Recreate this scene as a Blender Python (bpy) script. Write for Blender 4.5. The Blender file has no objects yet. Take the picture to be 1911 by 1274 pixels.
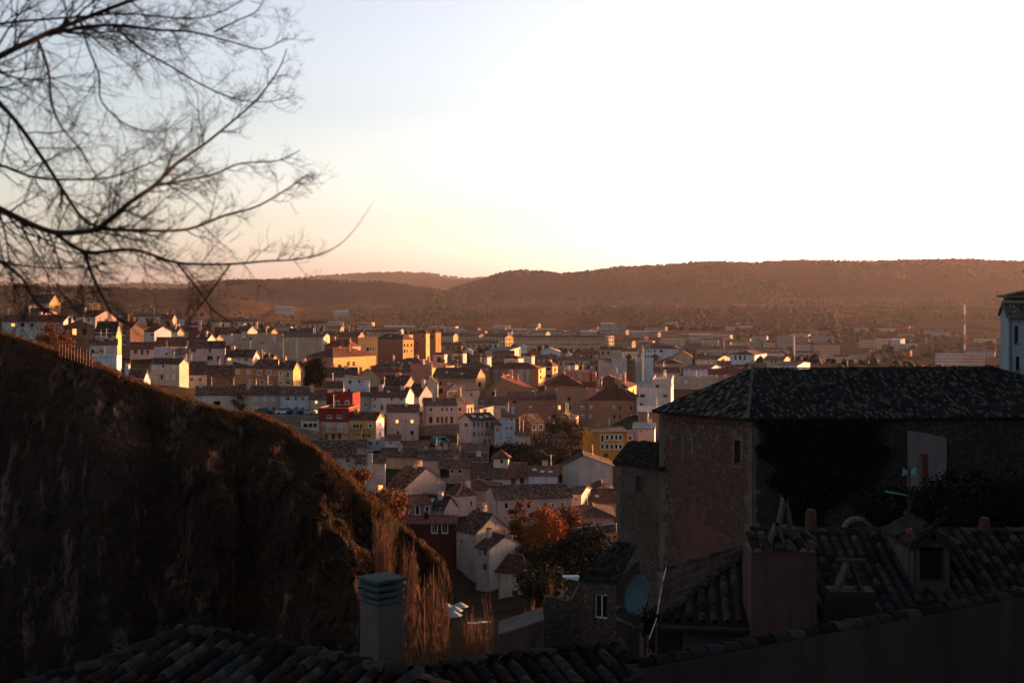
import bpy, math, random
import numpy as np
from mathutils import Vector, Matrix, noise
random.seed(7)
SC = bpy.context.scene
COL = SC.collection
R = math.radians
F, CX, YH = 2654.0, 955.5, 545.0          # focal length, centre column and horizon row of the photograph in its pixels

# ---------------------------------------------------------------- camera, sky, sun, exposure
cam_d = bpy.data.cameras.new('camera'); cam = bpy.data.objects.new('camera', cam_d); COL.objects.link(cam)
SC.camera = cam
cam.location = (0, 0, 0); cam.rotation_euler = (R(90), 0, 0)
cam_d.sensor_width = 36; cam_d.lens = 50.0
cam_d.shift_y = -(637 - YH) / 1911.0
cam_d.clip_start = 0.2; cam_d.clip_end = 60000
cam_d.dof.use_dof = True; cam_d.dof.focus_distance = 330; cam_d.dof.aperture_fstop = 3.4
HAZE = 1.1e-5
SUN_AZ, SUN_EL = R(56), R(3.4)            # azimuth to the right of the view axis
W = bpy.data.worlds.new('World'); SC.world = W; W.use_nodes = True
nt = W.node_tree; nt.nodes.clear()
sky = nt.nodes.new('ShaderNodeTexSky'); sky.sky_type = 'NISHITA'; sky.sun_disc = False
sky.sun_elevation = SUN_EL; sky.sun_rotation = SUN_AZ
sky.altitude = 900; sky.air_density = 1.0; sky.dust_density = 2.2; sky.ozone_density = 2.0
bg = nt.nodes.new('ShaderNodeBackground'); bg.inputs['Strength'].default_value = 0.071
wo = nt.nodes.new('ShaderNodeOutputWorld')
hs = nt.nodes.new('ShaderNodeHueSaturation'); hs.inputs['Saturation'].default_value = 0.3
nt.links.new(sky.outputs[0], hs.inputs['Color']); # one tone curve per channel for the whole sky (film response)
sx = nt.nodes.new('ShaderNodeSeparateColor'); gm = nt.nodes.new('ShaderNodeCombineColor'); nt.links.new(hs.outputs[0], sx.inputs[0])
for i_, e_ in enumerate((1.9, 1.62, 1.54)):
    pw = nt.nodes.new('ShaderNodeMath'); pw.operation = 'POWER'; pw.inputs[1].default_value = e_; nt.links.new(sx.outputs[i_], pw.inputs[0]); nt.links.new(pw.outputs[0], gm.inputs[i_])
tn = nt.nodes.new('ShaderNodeMix'); tn.data_type = 'RGBA'; tn.blend_type = 'MULTIPLY'; tn.inputs[0].default_value = 1; tn.inputs[7].default_value = (.87, .915, .975, 1)
nt.links.new(gm.outputs[0], tn.inputs[6]); nt.links.new(tn.outputs[2], bg.inputs['Color'])
nt.links.new(bg.outputs[0], wo.inputs['Surface'])
sun_d = bpy.data.lights.new('sun', 'SUN'); sun = bpy.data.objects.new('sun', sun_d); COL.objects.link(sun)
sun_d.energy = 3.2; sun_d.angle = R(0.5); sun_d.color = (1.0, 0.55, 0.18)
sdir = Vector((math.sin(SUN_AZ) * math.cos(SUN_EL), math.cos(SUN_AZ) * math.cos(SUN_EL), math.sin(SUN_EL)))
sun.rotation_euler = sdir.to_track_quat('Z', 'Y').to_euler()
vs = SC.view_settings
SC.display_settings.display_device = 'sRGB'
vs.view_transform = 'Standard'; vs.look = 'None'; vs.exposure = 2.45; vs.gamma = 1.0; vs.use_curve_mapping = False
cy = SC.cycles
cy.use_denoising = True; cy.max_bounces = 6; cy.diffuse_bounces = 3; cy.glossy_bounces = 2; cy.transmission_bounces = 2
cy.volume_bounces = 1; cy.transparent_max_bounces = 6; cy.sample_clamp_indirect = 6
cy.caustics_reflective = False; cy.caustics_refractive = False

# ---------------------------------------------------------------- helpers
def P(px, py, D):
    return Vector(((px - CX) / F * D, D, (YH - py) / F * D))

class MB:
    def __init__(s): s.v = []; s.f = []; s.m = []; s.uv = []
    def face(s, pts, mi=0, uv=None):
        n = len(s.v); s.v.extend([tuple(p) for p in pts]); s.f.append(tuple(range(n, n + len(pts)))); s.m.append(mi)
        s.uv.append(uv if uv else [(0, 0)] * len(pts))
    def box(s, x0, x1, y0, y1, z0, z1, mi=0):
        a = [(x0,y0,z0),(x1,y0,z0),(x1,y1,z0),(x0,y1,z0),(x0,y0,z1),(x1,y0,z1),(x1,y1,z1),(x0,y1,z1)]
        for q in ((0,1,5,4),(1,2,6,5),(2,3,7,6),(3,0,4,7),(4,5,6,7),(3,2,1,0)): s.face([a[i] for i in q], mi)
    def hexa(s, b, t, mi=0):
        for i in range(4): j = (i + 1) % 4; s.face([b[i], b[j], t[j], t[i]], mi)
        s.face(t, mi); s.face(b[::-1], mi)
    def prism(s, poly, vec, mi=0):
        vec = Vector(vec); p = [Vector(q) for q in poly]; q = [a + vec for a in p]
        s.face(p, mi); s.face(q[::-1], mi)
        for i in range(len(p)):
            j = (i + 1) % len(p); s.face([p[j], p[i], q[i], q[j]], mi)
    def tube(s, pts, rad, n=5, mi=0, cap=True):
        pts = [Vector(p) for p in pts]; k = len(pts)
        if not hasattr(rad, '__len__'): rad = [rad] * k
        base = len(s.v); up = Vector((0.13, 0.31, 0.94))
        for i, p in enumerate(pts):
            d = (pts[min(i + 1, k - 1)] - pts[max(i - 1, 0)])
            d = d.normalized() if d.length > 1e-9 else Vector((0, 0, 1))
            a = d.cross(up)
            if a.length < 1e-3: a = d.cross(Vector((1, 0, 0)))
            a.normalize(); b = d.cross(a)
            for j in range(n):
                t = 2 * math.pi * j / n; q = p + (a * math.cos(t) + b * math.sin(t)) * rad[i]
                s.v.append(tuple(q))
        for i in range(k - 1):
            for j in range(n):
                j2 = (j + 1) % n
                s.f.append((base + i*n + j, base + i*n + j2, base + (i+1)*n + j2, base + (i+1)*n + j)); s.m.append(mi); s.uv.append([(0,0)]*4)
        if cap and n > 2:
            s.f.append(tuple(base + j for j in range(n))[::-1]); s.m.append(mi); s.uv.append([(0,0)]*n)
            s.f.append(tuple(base + (k-1)*n + j for j in range(n))); s.m.append(mi); s.uv.append([(0,0)]*n)
    def lathe(s, c, prof, n=12, mi=0):
        c = Vector(c); base = len(s.v)
        for r, z in prof:
            for j in range(n):
                t = 2*math.pi*j/n; s.v.append((c.x + r*math.cos(t), c.y + r*math.sin(t), c.z + z))
        for i in range(len(prof) - 1):
            for j in range(n):
                j2 = (j+1) % n; s.f.append((base+i*n+j, base+i*n+j2, base+(i+1)*n+j2, base+(i+1)*n+j)); s.m.append(mi); s.uv.append([(0,0)]*4)
    def mesh(s, name, mats, smooth=False):
        me = bpy.data.meshes.new(name); me.from_pydata(s.v, [], s.f)
        if not isinstance(mats, (list, tuple)): mats = [mats]
        for m in mats: me.materials.append(m)
        if any(s.m): me.polygons.foreach_set('material_index', s.m)
        if any(u[0] != (0, 0) or u[-1] != (0, 0) for u in s.uv):
            ul = me.uv_layers.new(name='UVMap'); flat = [c for u in s.uv for p in u for c in p]
            ul.data.foreach_set('uv', flat)
        if smooth: me.polygons.foreach_set('use_smooth', [True] * len(me.polygons))
        me.update(); return me
    def build(s, name, mats, parent=None, smooth=False):
        return link(name, s.mesh(name, mats, smooth), parent)
def link(name, me, parent=None, loc=None, rz=None):
    o = bpy.data.objects.new(name, me); COL.objects.link(o)
    if parent is not None: o.parent = parent
    if loc is not None: o.location = loc
    if rz is not None: o.rotation_euler = (0, 0, rz)
    return o
def tag(o, label=None, cat=None, group=None, kind=None):
    if label: o['label'] = label
    if cat: o['category'] = cat
    if group: o['group'] = group
    if kind: o['kind'] = kind
    return o
def thing(name, label, cat, loc=(0, 0, 0), rz=0, group=None):
    o = bpy.data.objects.new(name, None); COL.objects.link(o); o.location = loc; o.rotation_euler = (0, 0, rz)
    o.empty_display_size = 0.5
    return tag(o, label, cat, group)
def copy_tree(o, parent=None):
    c = o.copy(); COL.objects.link(c)
    if parent is not None: c.parent = parent
    for ch in list(o.children): copy_tree(ch, c)
    return c

# ---------------------------------------------------------------- materials
MATS = {}
class NG:
    def __init__(s, name):
        s.m = bpy.data.materials.new(name); s.m.use_nodes = True; s.t = s.m.node_tree; s.b = s.t.nodes['Principled BSDF']
        s.b.inputs['Specular IOR Level'].default_value = 0.06
    def n(s, typ, **kw):
        x = s.t.nodes.new(typ)
        for k, v in kw.items():
            if k in x.inputs: x.inputs[k].default_value = v
            else: setattr(x, k, v)
        return x
    def l(s, a, b): s.t.links.new(a, b)
    def ramp(s, fac, stops):
        r = s.n('ShaderNodeValToRGB'); e = r.color_ramp.elements
        while len(e) < len(stops): e.new(0.5)
        for i, (p, c) in enumerate(stops):
            e[i].position = p; e[i].color = (c[0], c[1], c[2], 1) if hasattr(c, '__len__') else (c, c, c, 1)
        s.l(fac, r.inputs['Fac']); return r.outputs['Color']
    def mix(s, fac, a, b, mode='MIX'):
        x = s.n('ShaderNodeMix', data_type='RGBA', blend_type=mode)
        for sock, v in ((x.inputs[0], fac), (x.inputs[6], a), (x.inputs[7], b)):
            if hasattr(v, 'is_output'): s.l(v, sock)
            elif hasattr(v, '__len__'): sock.default_value = (v[0], v[1], v[2], 1)
            else: sock.default_value = v
        return x.outputs[2]
    def math(s, op, a, b=0.0):
        x = s.n('ShaderNodeMath', operation=op)
        for i, v in enumerate((a, b)):
            if hasattr(v, 'is_output'): s.l(v, x.inputs[i])
            else: x.inputs[i].default_value = v
        return x.outputs[0]
    def coord(s, which='Object', scale=(1, 1, 1)):
        tc = s.n('ShaderNodeTexCoord'); mp = s.n('ShaderNodeMapping'); mp.inputs['Scale'].default_value = scale
        s.l(tc.outputs[which], mp.inputs['Vector']); return mp.outputs[0]
    def noise(s, vec, scale, detail=3, rough=0.6):
        x = s.n('ShaderNodeTexNoise'); x.inputs['Scale'].default_value = scale; x.inputs['Detail'].default_value = detail
        x.inputs['Roughness'].default_value = rough; s.l(vec, x.inputs['Vector']); return x.outputs['Fac']
    def bump(s, h, strength, dist=0.05):
        x = s.n('ShaderNodeBump'); x.inputs['Strength'].default_value = strength; x.inputs['Distance'].default_value = dist
        s.l(h, x.inputs['Height']); s.l(x.outputs[0], s.b.inputs['Normal'])
    def done(s, col, rough=0.9):
        if hasattr(col, 'is_output'): s.l(col, s.b.inputs['Base Color'])
        else: s.b.inputs['Base Color'].default_value = (*col, 1)
        s.b.inputs['Roughness'].default_value = rough; return s.m
def mul(c, k): return tuple(min(1, x * k) for x in c)

def stucco(col, name='stucco', dirt=0.35, sc=1.0):
    key = ('st', tuple(round(x, 3) for x in col), dirt, sc)
    if key in MATS: return MATS[key]
    g = NG(name); v = g.coord(); n1 = g.noise(v, 0.35 * sc, 5, 0.65)
    v2 = g.coord('Object', (1.2, 1.2, 0.12)); n2 = g.noise(v2, 1.3 * sc, 4, 0.7)
    c = g.mix(g.ramp(n1, [(0.3, 0), (0.75, 1)]), col, mul(col, 1 - dirt))
    c = g.mix(g.math('MULTIPLY', g.ramp(n2, [(0.48, 0), (0.72, 1)]), min(1, dirt*1.7)), c, mul(col, 0.42))
    c = g.mix(g.math('MULTIPLY', g.ramp(g.noise(v, 1.7 * sc, 6, .8), [(0.52, 0), (0.66, 1)]), dirt*.9), c, mul((col[0], col[1]*.93, col[2]*.85), 0.6))
    g.bump(g.noise(v, 14 * sc, 3), 0.25, 0.02)
    MATS[key] = g.done(c, 0.92); return MATS[key]
def rubble(cola, colb, mortar, size=0.35, name='rubble_stone', plaster=None, pl_amt=0.5):
    key = ('rb', cola, colb, mortar, size, plaster)
    if key in MATS: return MATS[key]
    g = NG(name); v = g.coord('Object', (1, 1, 1.35))
    vo = g.n('ShaderNodeTexVoronoi'); vo.inputs['Scale'].default_value = 1 / size; g.l(v, vo.inputs['Vector'])
    ve = g.n('ShaderNodeTexVoronoi', feature='DISTANCE_TO_EDGE'); ve.inputs['Scale'].default_value = 1 / size; g.l(v, ve.inputs['Vector'])
    sep = g.n('ShaderNodeSeparateColor'); g.l(vo.outputs['Color'], sep.inputs[0])
    c = g.mix(sep.outputs[0], cola, colb)
    c = g.mix(g.math('MULTIPLY', sep.outputs[1], 0.6), c, mul(cola, 0.45))
    edge = g.ramp(ve.outputs['Distance'], [(0.02, 0), (0.12, 1)])
    c = g.mix(edge, mortar, c)
    h = g.math('ADD', edge, g.math('MULTIPLY', g.noise(v, 9, 3), 0.5))
    big = g.noise(g.coord(), 0.3, 5, 0.7)
    if plaster:
        m = g.ramp(big, [(pl_amt - 0.04, 0), (pl_amt + 0.06, 1)])
        c = g.mix(m, c, g.mix(g.noise(g.coord(), 2.5, 4), plaster, mul(plaster, 0.6)))
        inv = g.math('SUBTRACT', 1.0, m); h = g.math('MULTIPLY', h, g.math('ADD', inv, 0.15))
    else:
        c = g.mix(g.ramp(big, [(0.35, 0.0), (0.7, 0.55)]), c, mul(cola, 0.5))
    g.bump(h, 0.9, 0.08)
    MATS[key] = g.done(c, 0.95); return MATS[key]
def brick(col, name='brickwork'):
    key = ('br', col)
    if key in MATS: return MATS[key]
    g = NG(name); v = g.coord('Object', (1, 1, 1))
    n1 = g.noise(v, 0.25, 5, 0.7); v2 = g.coord('Object', (0.8, 0.8, 6.0)); n2 = g.noise(v2, 1.0, 3)
    v3 = g.coord('Object', (2.2, 2.2, 7.0)); n3 = g.noise(v3, 2.2, 2)
    c = g.mix(g.ramp(n1, [(0.3, 0), (0.75, 1)]), col, mul(col, 0.62))
    c = g.mix(g.ramp(n2, [(0.45, 0), (0.65, 0.35)]), c, mul(col, 0.5))
    c = g.mix(g.ramp(n3, [(0.4, 0), (0.7, 0.35)]), c, mul(col, 1.5))
    g.bump(n3, 0.4, 0.03)
    MATS[key] = g.done(c, 0.9); return MATS[key]
def roofmat(cols, name='roof_tiles', pitch=0.24, row=0.4, moss=None):
    """pattern of tile columns and rows from UVs in metres"""
    key = ('rf', tuple(cols), pitch, row)
    if key in MATS: return MATS[key]
    g = NG(name); tc = g.n('ShaderNodeTexCoord'); sp = g.n('ShaderNodeSeparateXYZ'); g.l(tc.outputs['UV'], sp.inputs[0])
    u = g.math('DIVIDE', sp.outputs[0], pitch); vv = g.math('DIVIDE', sp.outputs[1], row)
    fu = g.math('FRACT', u); fv = g.math('FRACT', vv)
    cell = g.n('ShaderNodeCombineXYZ'); g.l(g.math('FLOOR', u), cell.inputs[0]); g.l(g.math('FLOOR', vv), cell.inputs[1])
    oi = g.n('ShaderNodeObjectInfo'); g.l(g.math('MULTIPLY', oi.outputs['Random'], 97.0), cell.inputs[2])
    wn = g.n('ShaderNodeTexWhiteNoise'); g.l(cell.outputs[0], wn.inputs['Vector'])
    uvn = g.noise(tc.outputs['UV'], 0.55, 5, 0.75); uvn2 = g.noise(tc.outputs['UV'], 2.2, 3, 0.7)
    v = g.math('ADD', g.math('MULTIPLY', wn.outputs['Value'], 0.55), g.math('MULTIPLY', uvn2, 0.45))
    c = g.ramp(v, [(0.27, cols[0]), (0.44, cols[1]), (0.60, cols[2]), (0.76, cols[3])])
    c = g.mix(g.ramp(uvn, [(0.42, 0), (0.7, 0.7)]), c, mul(cols[0], 0.8))
    # tile profile as bump, with colour darkened in the channels between barrel columns
    wave = g.math('SINE', g.math('MULTIPLY', fu, math.pi))
    step = g.math('SUBTRACT', 1.0, fv)
    h = g.math('ADD', wave, g.math('MULTIPLY', step, 0.45))
    h = g.math('ADD', h, g.math('MULTIPLY', wn.outputs['Value'], 0.35))
    c = g.mix(g.ramp(wave, [(0.1, 0.75), (0.55, 0.0)]), c, mul(cols[0], 0.35))
    g.bump(h, 1.0, 0.09)
    MATS[key] = g.done(c, 0.9); return MATS[key]
def plain(name, col, rough=0.7, metal=0.0, emit=None, es=0):
    key = ('pl', name, tuple(col))
    if key in MATS: return MATS[key]
    g = NG(name); n1 = g.noise(g.coord(), 3.0, 3)
    c = g.mix(g.ramp(n1, [(0.3, 0), (0.8, 1)]), col, mul(col, 0.7))
    g.b.inputs['Metallic'].default_value = metal
    if emit: g.b.inputs['Emission Color'].default_value = (*emit, 1); g.b.inputs['Emission Strength'].default_value = es
    MATS[key] = g.done(c, rough); return MATS[key]
def islandmat(name, cols, rough=0.9, trans=0.0, nscale=None):
    key = ('is', name)
    if key in MATS: return MATS[key]
    g = NG(name); ge = g.n('ShaderNodeNewGeometry'); oi = g.n('ShaderNodeObjectInfo')
    r = g.math('FRACT', g.math('ADD', ge.outputs['Random Per Island'], oi.outputs['Random']))
    k = len(cols); c = g.ramp(r, [(0.05 + 0.9 * i / (k - 1), cc) for i, cc in enumerate(cols)])
    if nscale:
        n = g.noise(g.coord(), nscale, 4, 0.7); c = g.mix(g.ramp(n, [(0.4, 0), (0.7, 0.75)]), c, mul(cols[0], 0.6))
        g.bump(n, 0.5, 0.01)
    MATS[key] = g.done(c, rough)
    return MATS[key]
OLD = ((.026,.013,.010),(.066,.035,.026),(.125,.068,.050),(.26,.165,.13))
OLDER = ((.020,.012,.010),(.046,.028,.022),(.082,.053,.042),(.21,.15,.125))
RED = ((.05,.019,.014),(.10,.034,.024),(.15,.055,.038),(.21,.09,.062))
BRN = ((.045,.024,.018),(.09,.045,.032),(.13,.07,.05),(.20,.12,.09))
GRY = ((.035,.032,.03),(.07,.062,.058),(.11,.095,.088),(.16,.14,.13))
ROOFC = {'old': OLD, 'older': OLDER, 'red': RED, 'brn': BRN, 'gry': GRY,
         'teal': ((.05,.12,.13),(.06,.15,.16),(.07,.17,.18),(.08,.19,.2)),
         'pale': ((.25,.25,.25),(.3,.3,.3),(.34,.34,.34),(.4,.4,.4))}
def RF(k): return roofmat(ROOFC[k])
C = dict(white=(.52,.44,.395), whiteb=(.40,.435,.48), cream=(.53,.43,.33), pink=(.50,.35,.30), beige=(.42,.33,.25), ochre=(.50,.33,.17),
         orange=(.48,.22,.09), terra=(.40,.15,.08), amber=(.56,.24,.045), yellow=(.50,.27,.10), red=(.17,.022,.018), brick=(.30,.15,.095),
         brickd=(.24,.115,.075), tan=(.38,.28,.20), grey=(.30,.28,.27), brown=(.16,.10,.075), concrete=(.36,.34,.32), maroon=(.085,.030,.028),
         mauve=(.26,.14,.14), peach=(.52,.30,.20), stone=(.26,.21,.17), sunglow=(.54,.33,.12))  # last entry paints golden sunlight into sun-facing end walls
GLASS = plain('window_glass', (.012,.013,.016), 0.12); GLASS.node_tree.nodes['Principled BSDF'].inputs['Specular IOR Level'].default_value = .5
DARK = plain('deep_shadow_opening', (.012,.010,.010), .95)
SHUT = plain('roller_shutter', (.42,.40,.38), 0.7)
TSHUT = plain('terracotta_shutter', (.34,.13,.07), 0.8)
WFRAME = plain('white_frame', (.60,.58,.55), 0.7)
DFRAME = plain('dark_frame', (.09,.055,.04), 0.7)
GLOWPANE = plain('glowing_window_glass', (.3,.12,.05), 0.5, 0, (1.0, .33, .08), 0.55)  # orange emission; at some panes it stands for reflected sun
DOORM = plain('wooden_door', (.08,.045,.03), 0.7)
METAL = plain('dark_metal', (.03,.03,.032), 0.5, 0.4)
ALUM = plain('aerial_metal', (.30,.30,.30), 0.5, 0.5)
# ---------------------------------------------------------------- building kit
WCACHE = {}
def window_meshes(w, h, kind):
    w = round(w * 20) / 20; h = round(h * 20) / 20; key = (w, h, kind)
    if key in WCACHE: return WCACHE[key]
    fm = {'b': DFRAME, 'd': DOORM, 'k': DFRAME}.get(kind, WFRAME)
    f = MB(); t = min(0.09, w * 0.12)
    y0, y1 = 0.06, 0.12
    for a in ((0, w, 0, t), (0, w, h - t, h), (0, t, t, h - t), (w - t, w, t, h - t)): f.box(a[0], a[1], y0, y1, a[2], a[3])
    if kind in ('n', 'b', 'l', 'w', 'W') and w > 0.8: f.box(w/2 - t*.4, w/2 + t*.4, y0 + .01, y1 - .01, t, h - t)
    if kind == 'W':                                  # surround proud of the wall
        s = 0.13
        for a in ((-s, w + s, -s, 0), (-s, w + s, h, h + s), (-s, 0, 0, h), (w, w + s, 0, h)): f.box(a[0], a[1], -0.05, 0.05, a[2], a[3])
    elif kind != 'd': f.box(-.08, w + .08, -0.09, 0.04, -0.09, -0.01)      # sill
    if kind == 'w': f.box(t, w - t, 0.03, 0.09, h * 0.52, h - t)             # shutter box half closed
    p = MB(); p.box(t * .5, w - t * .5, 0.09, 0.11, t * .5, h - t * .5)
    pm = {'s': SHUT, 't': TSHUT, 'd': DOORM, 'l': GLOWPANE}.get(kind, GLASS)
    WCACHE[key] = (f.mesh('window', fm), p.mesh('pane', pm)); return WCACHE[key]
def wall_face(mb, o, u, n, w, h, rects, depth=0.22, bandz=None):
    """wall rectangle from o along u (unit), up z, outward normal n, with recessed rectangular openings"""
    o = Vector(o); u = Vector(u); n = Vector(n); z = Vector((0, 0, 1))
    xs = sorted({0.0, w, *[r[0] for r in rects], *[r[2] for r in rects]}); zs = sorted({0.0, h, *([bandz] if bandz else []), *[r[1] for r in rects], *[r[3] for r in rects]})
    q = lambda a, b, d=0: o + u * a + z * b - n * d
    for i in range(len(xs) - 1):
        for j in range(len(zs) - 1):
            a, b, c, d = xs[i], zs[j], xs[i+1], zs[j+1]
            if c - a < 1e-4 or d - b < 1e-4: continue
            mx, mz = (a + c) / 2, (b + d) / 2
            if any(r[0] < mx < r[2] and r[1] < mz < r[3] for r in rects): continue
            mb.face([q(a, b), q(c, b), q(c, d), q(a, d)], 1 if (bandz and mz > bandz) else 0)
    for r in rects:
        a, b, c, d = r[:4]; mi = 1 if (bandz and (b + d) / 2 > bandz) else 0
        mb.face([q(a,b), q(c,b), q(c,b,depth), q(a,b,depth)], mi); mb.face([q(a,d), q(a,d,depth), q(c,d,depth), q(c,d)], mi)
        mb.face([q(a,b), q(a,b,depth), q(a,d,depth), q(a,d)], mi); mb.face([q(c,b), q(c,d), q(c,d,depth), q(c,b,depth)], mi)
        mb.face([q(a,b,depth), q(c,b,depth), q(c,d,depth), q(a,d,depth)], mi)
def clean_rects(rs, w, h):
    out = []
    for r in rs:
        a, b, c, d, k = r; a = max(.08, a); c = min(w - .08, c); b = max(.02, b); d = min(h - .06, d)
        if c - a < .2 or d - b < .2: continue
        if any(not (c + .03 < s[0] or a > s[2] + .03 or d + .03 < s[1] or b > s[3] + .03) for s in out): continue
        out.append((a, b, c, d, k))
    return out
def grid_rects(spec, w, h, rnd):
    nx, nz, fw, fh = spec[:4]; kinds = spec[4] if len(spec) > 4 else 'n'; out = []
    cw, ch = w / nx, h / nz
    for j in range(nz):
        for i in range(nx):
            k = rnd.choice(kinds); ww = cw * fw * rnd.uniform(.9, 1.1); hh = ch * fh
            x = (i + .5) * cw - ww / 2; z = j * ch + ch * (0.5 - fh / 2) + ch * .04
            out.append((x, z, x + ww, z + hh, k))
    return out
HOUSES = []        # footprint centres used as ground control points
def roof_slab(mb, pts, th=0.16, uvs=None):
    """a roof plane with thickness; pts counter clockwise from outside; top carries UVs"""
    pts = [Vector(p) for p in pts]; n = (pts[1] - pts[0]).cross(pts[2] - pts[0]).normalized()
    u = (pts[1] - pts[0]).normalized(); v = n.cross(u)
    mb.face(pts, 0, [((p - pts[0]).dot(u), (p - pts[0]).dot(v)) for p in pts])
    low = [p - n * th for p in pts]; mb.face(low[::-1], 1)
    for i in range(len(pts)):
        j = (i + 1) % len(pts); mb.face([pts[j], pts[i], low[i], low[j]], 1)
def pix_rects(w, side, Ax, Dd, th, zb):
    """'cy h cx:wK cx:w; ...' in photograph pixels -> openings on the plane through (Ax, Dd) running at angle th"""
    out = []; c, s = math.cos(th), math.sin(th)
    for row in w.split(';'):
        t = row.split()
        if not t: continue
        cyy, hh = float(t[0]), float(t[1])
        for e in t[2:]:
            a, b = e.split(':'); kind = 'n'
            if b[-1].isalpha(): kind = b[-1]; b = b[:-1]
            if kind == 'L': kind = 'l'
            k = (float(a) - CX) / F; den = c - k * s
            if abs(den) < 1e-4: continue
            u = (k * Dd - Ax) / den; Dl = Dd + u * s; ww = float(b) / F * Dl / max(.25, abs(den)); hm = hh / F * Dl
            z = (YH - cyy) / F * Dl - zb; out.append((u - ww/2, z - hm/2, u + ww/2, z + hm/2, kind))
    return out
def H(label, x0, x1, x2, ye, yb, D, th, roof, yr, wall, rf='old', w='', sw='', g=None, sg=None, band=None, cat='house', name='house',
      d=None, ov=0.35, chim=None, aer=None, brk=False, group=None, sink=5, mat=None, sky_=0, balc=None, pil=None, corn=True, ctl=True, lean=0, side=None):
    """a building from its outline in the photograph: front wall x0..x1 with its near-left corner at depth D and turned by th degrees,
    side wall out to x2 (on the right when th<0, on the left when th>0), eave ye, base yb, ridge yr"""
    rnd = random.Random(int(x0 * 7 + ye * 13 + D))
    if x2 is None and ctl: th = -math.degrees(math.atan(((x1 if x1 < CX else x0) - CX) / F)) + rnd.uniform(-1.2, .6)*(1 if x1 < CX else -1)
    t = R(th); c, s = math.cos(t), math.sin(t)
    k0, k1 = (x0 - CX) / F, (x1 - CX) / F
    Ax, Ay = k0 * D, D
    w_ = (k1 * D - Ax) / (c - k1 * s); Bx, By = Ax + w_ * c, Ay + w_ * s
    zb = (YH - yb) / F * D; ze = (YH - ye) / F * D; h = ze - zb
    if d is None:
        if x2 is not None:
            k2 = (x2 - CX) / F
            if x2 > x1: d = (k2 * By - Bx) / (-s - k2 * c)
            else: d = (k2 * Ay - Ax) / (-s - k2 * c)
            d = abs(d)
            d = min(max(d, 2.5), 40)
        else: d = max(6.0, min(10.0, w_ * .8))
    rects = clean_rects(pix_rects(w, 0, Ax, Ay, t, zb), w_, h) if w else []
    if g: rects = clean_rects(rects + grid_rects(g, w_, h, rnd), w_, h)
    srects = []; right = x2 is not None and x2 > x1
    if sw:
        if right: srects = pix_rects(sw, 1, Bx, By, t + math.pi/2, zb)
        else: srects = [(d - r[2], r[1], d - r[0], r[3], r[4]) for r in pix_rects(sw, 1, Ax, Ay, t + math.pi/2, zb)]
        srects = clean_rects(srects, d, h)
    if sg: srects = clean_rects(srects + grid_rects(sg, d, h, rnd), d, h)
    cen = Vector((Ax, Ay, zb)) + Vector((c, s, 0)) * w_/2 + Vector((-s, c, 0)) * d/2
    if ctl:
        for q in ((cen.x, cen.y), (Ax, Ay), (Bx, By)): HOUSES.append((q[0], q[1], zb))
    T = thing(name, label, cat, cen, t, group)
    X0, X1, Y0, Y1 = -w_/2, w_/2, -d/2, d/2
    col = C[wall] if isinstance(wall, str) else wall
    wm = mat or (brick(col) if brk else stucco(col))
    mats = [wm]
    bz = None
    if band: bz = (YH - band[0]) / F * D - zb; mats.append(stucco(C[band[1]]))
    sm_ = 0
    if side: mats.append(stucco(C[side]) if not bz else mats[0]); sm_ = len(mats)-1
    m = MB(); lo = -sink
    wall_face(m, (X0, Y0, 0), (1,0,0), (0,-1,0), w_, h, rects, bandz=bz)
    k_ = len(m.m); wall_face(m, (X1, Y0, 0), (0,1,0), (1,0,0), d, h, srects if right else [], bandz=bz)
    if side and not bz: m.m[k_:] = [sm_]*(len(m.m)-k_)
    wall_face(m, (X0, Y1, 0), (0,-1,0), (-1,0,0), d, h, srects if not right else [], bandz=bz)
    wall_face(m, (X1, Y1, 0), (-1,0,0), (0,1,0), w_, h, [], bandz=bz)
    for a, b in (((X0,Y0),(X1,Y0)), ((X1,Y0),(X1,Y1)), ((X1,Y1),(X0,Y1)), ((X0,Y1),(X0,Y0))):
        m.face([(a[0],a[1],lo), (b[0],b[1],lo), (b[0],b[1],0), (a[0],a[1],0)])
    Rm = MB(); RM = [RF(rf), plain('eave_underside', (.12,.10,.085), .9)]
    tb = 1 if bz else 0
    o2 = ov
    if roof in 'g':
        Dr = D + d/2 * c; zr = max(ze + .25, (YH - yr) / F * Dr) - zb; rh = zr - h
        m.face([(X1,Y0,h),(X1,Y1,h),(X1,0,zr)], tb); m.face([(X0,Y1,h),(X0,Y0,h),(X0,0,zr)], tb)
        sl = rh / (d/2); e = o2 * sl
        roof_slab(Rm, [(X0-.2,Y0-o2,h-e+.05),(X1+.2,Y0-o2,h-e+.05),(X1+.2,0,zr+.05),(X0-.2,0,zr+.05)])
        roof_slab(Rm, [(X1+.2,Y1+o2,h-e+.05),(X0-.2,Y1+o2,h-e+.05),(X0-.2,0,zr+.05),(X1+.2,0,zr+.05)])
        caps = [((X0-.2,0,zr+.08),(X1+.2,0,zr+.08))]
    elif roof == 'f':
        Dr = D + w_/2 * s; zr = max(ze + .25, (YH - yr) / F * Dr) - zb; rh = zr - h; xa = (lean) * w_/2
        m.face([(X0,Y0,h),(X1,Y0,h),(xa,Y0,zr)], tb); m.face([(X1,Y1,h),(X0,Y1,h),(xa,Y1,zr)], tb)
        for sx, Xe in ((1, X1), (-1, X0)):
            run = abs(Xe - xa); e = o2 * rh / run; xo = Xe + sx * o2
            q = [(xo,Y0-.2,h-e+.05),(xo,Y1+.2,h-e+.05),(xa,Y1+.2,zr+.05),(xa,Y0-.2,zr+.05)]
            roof_slab(Rm, q if sx > 0 else [q[1], q[0], q[3], q[2]])
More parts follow.
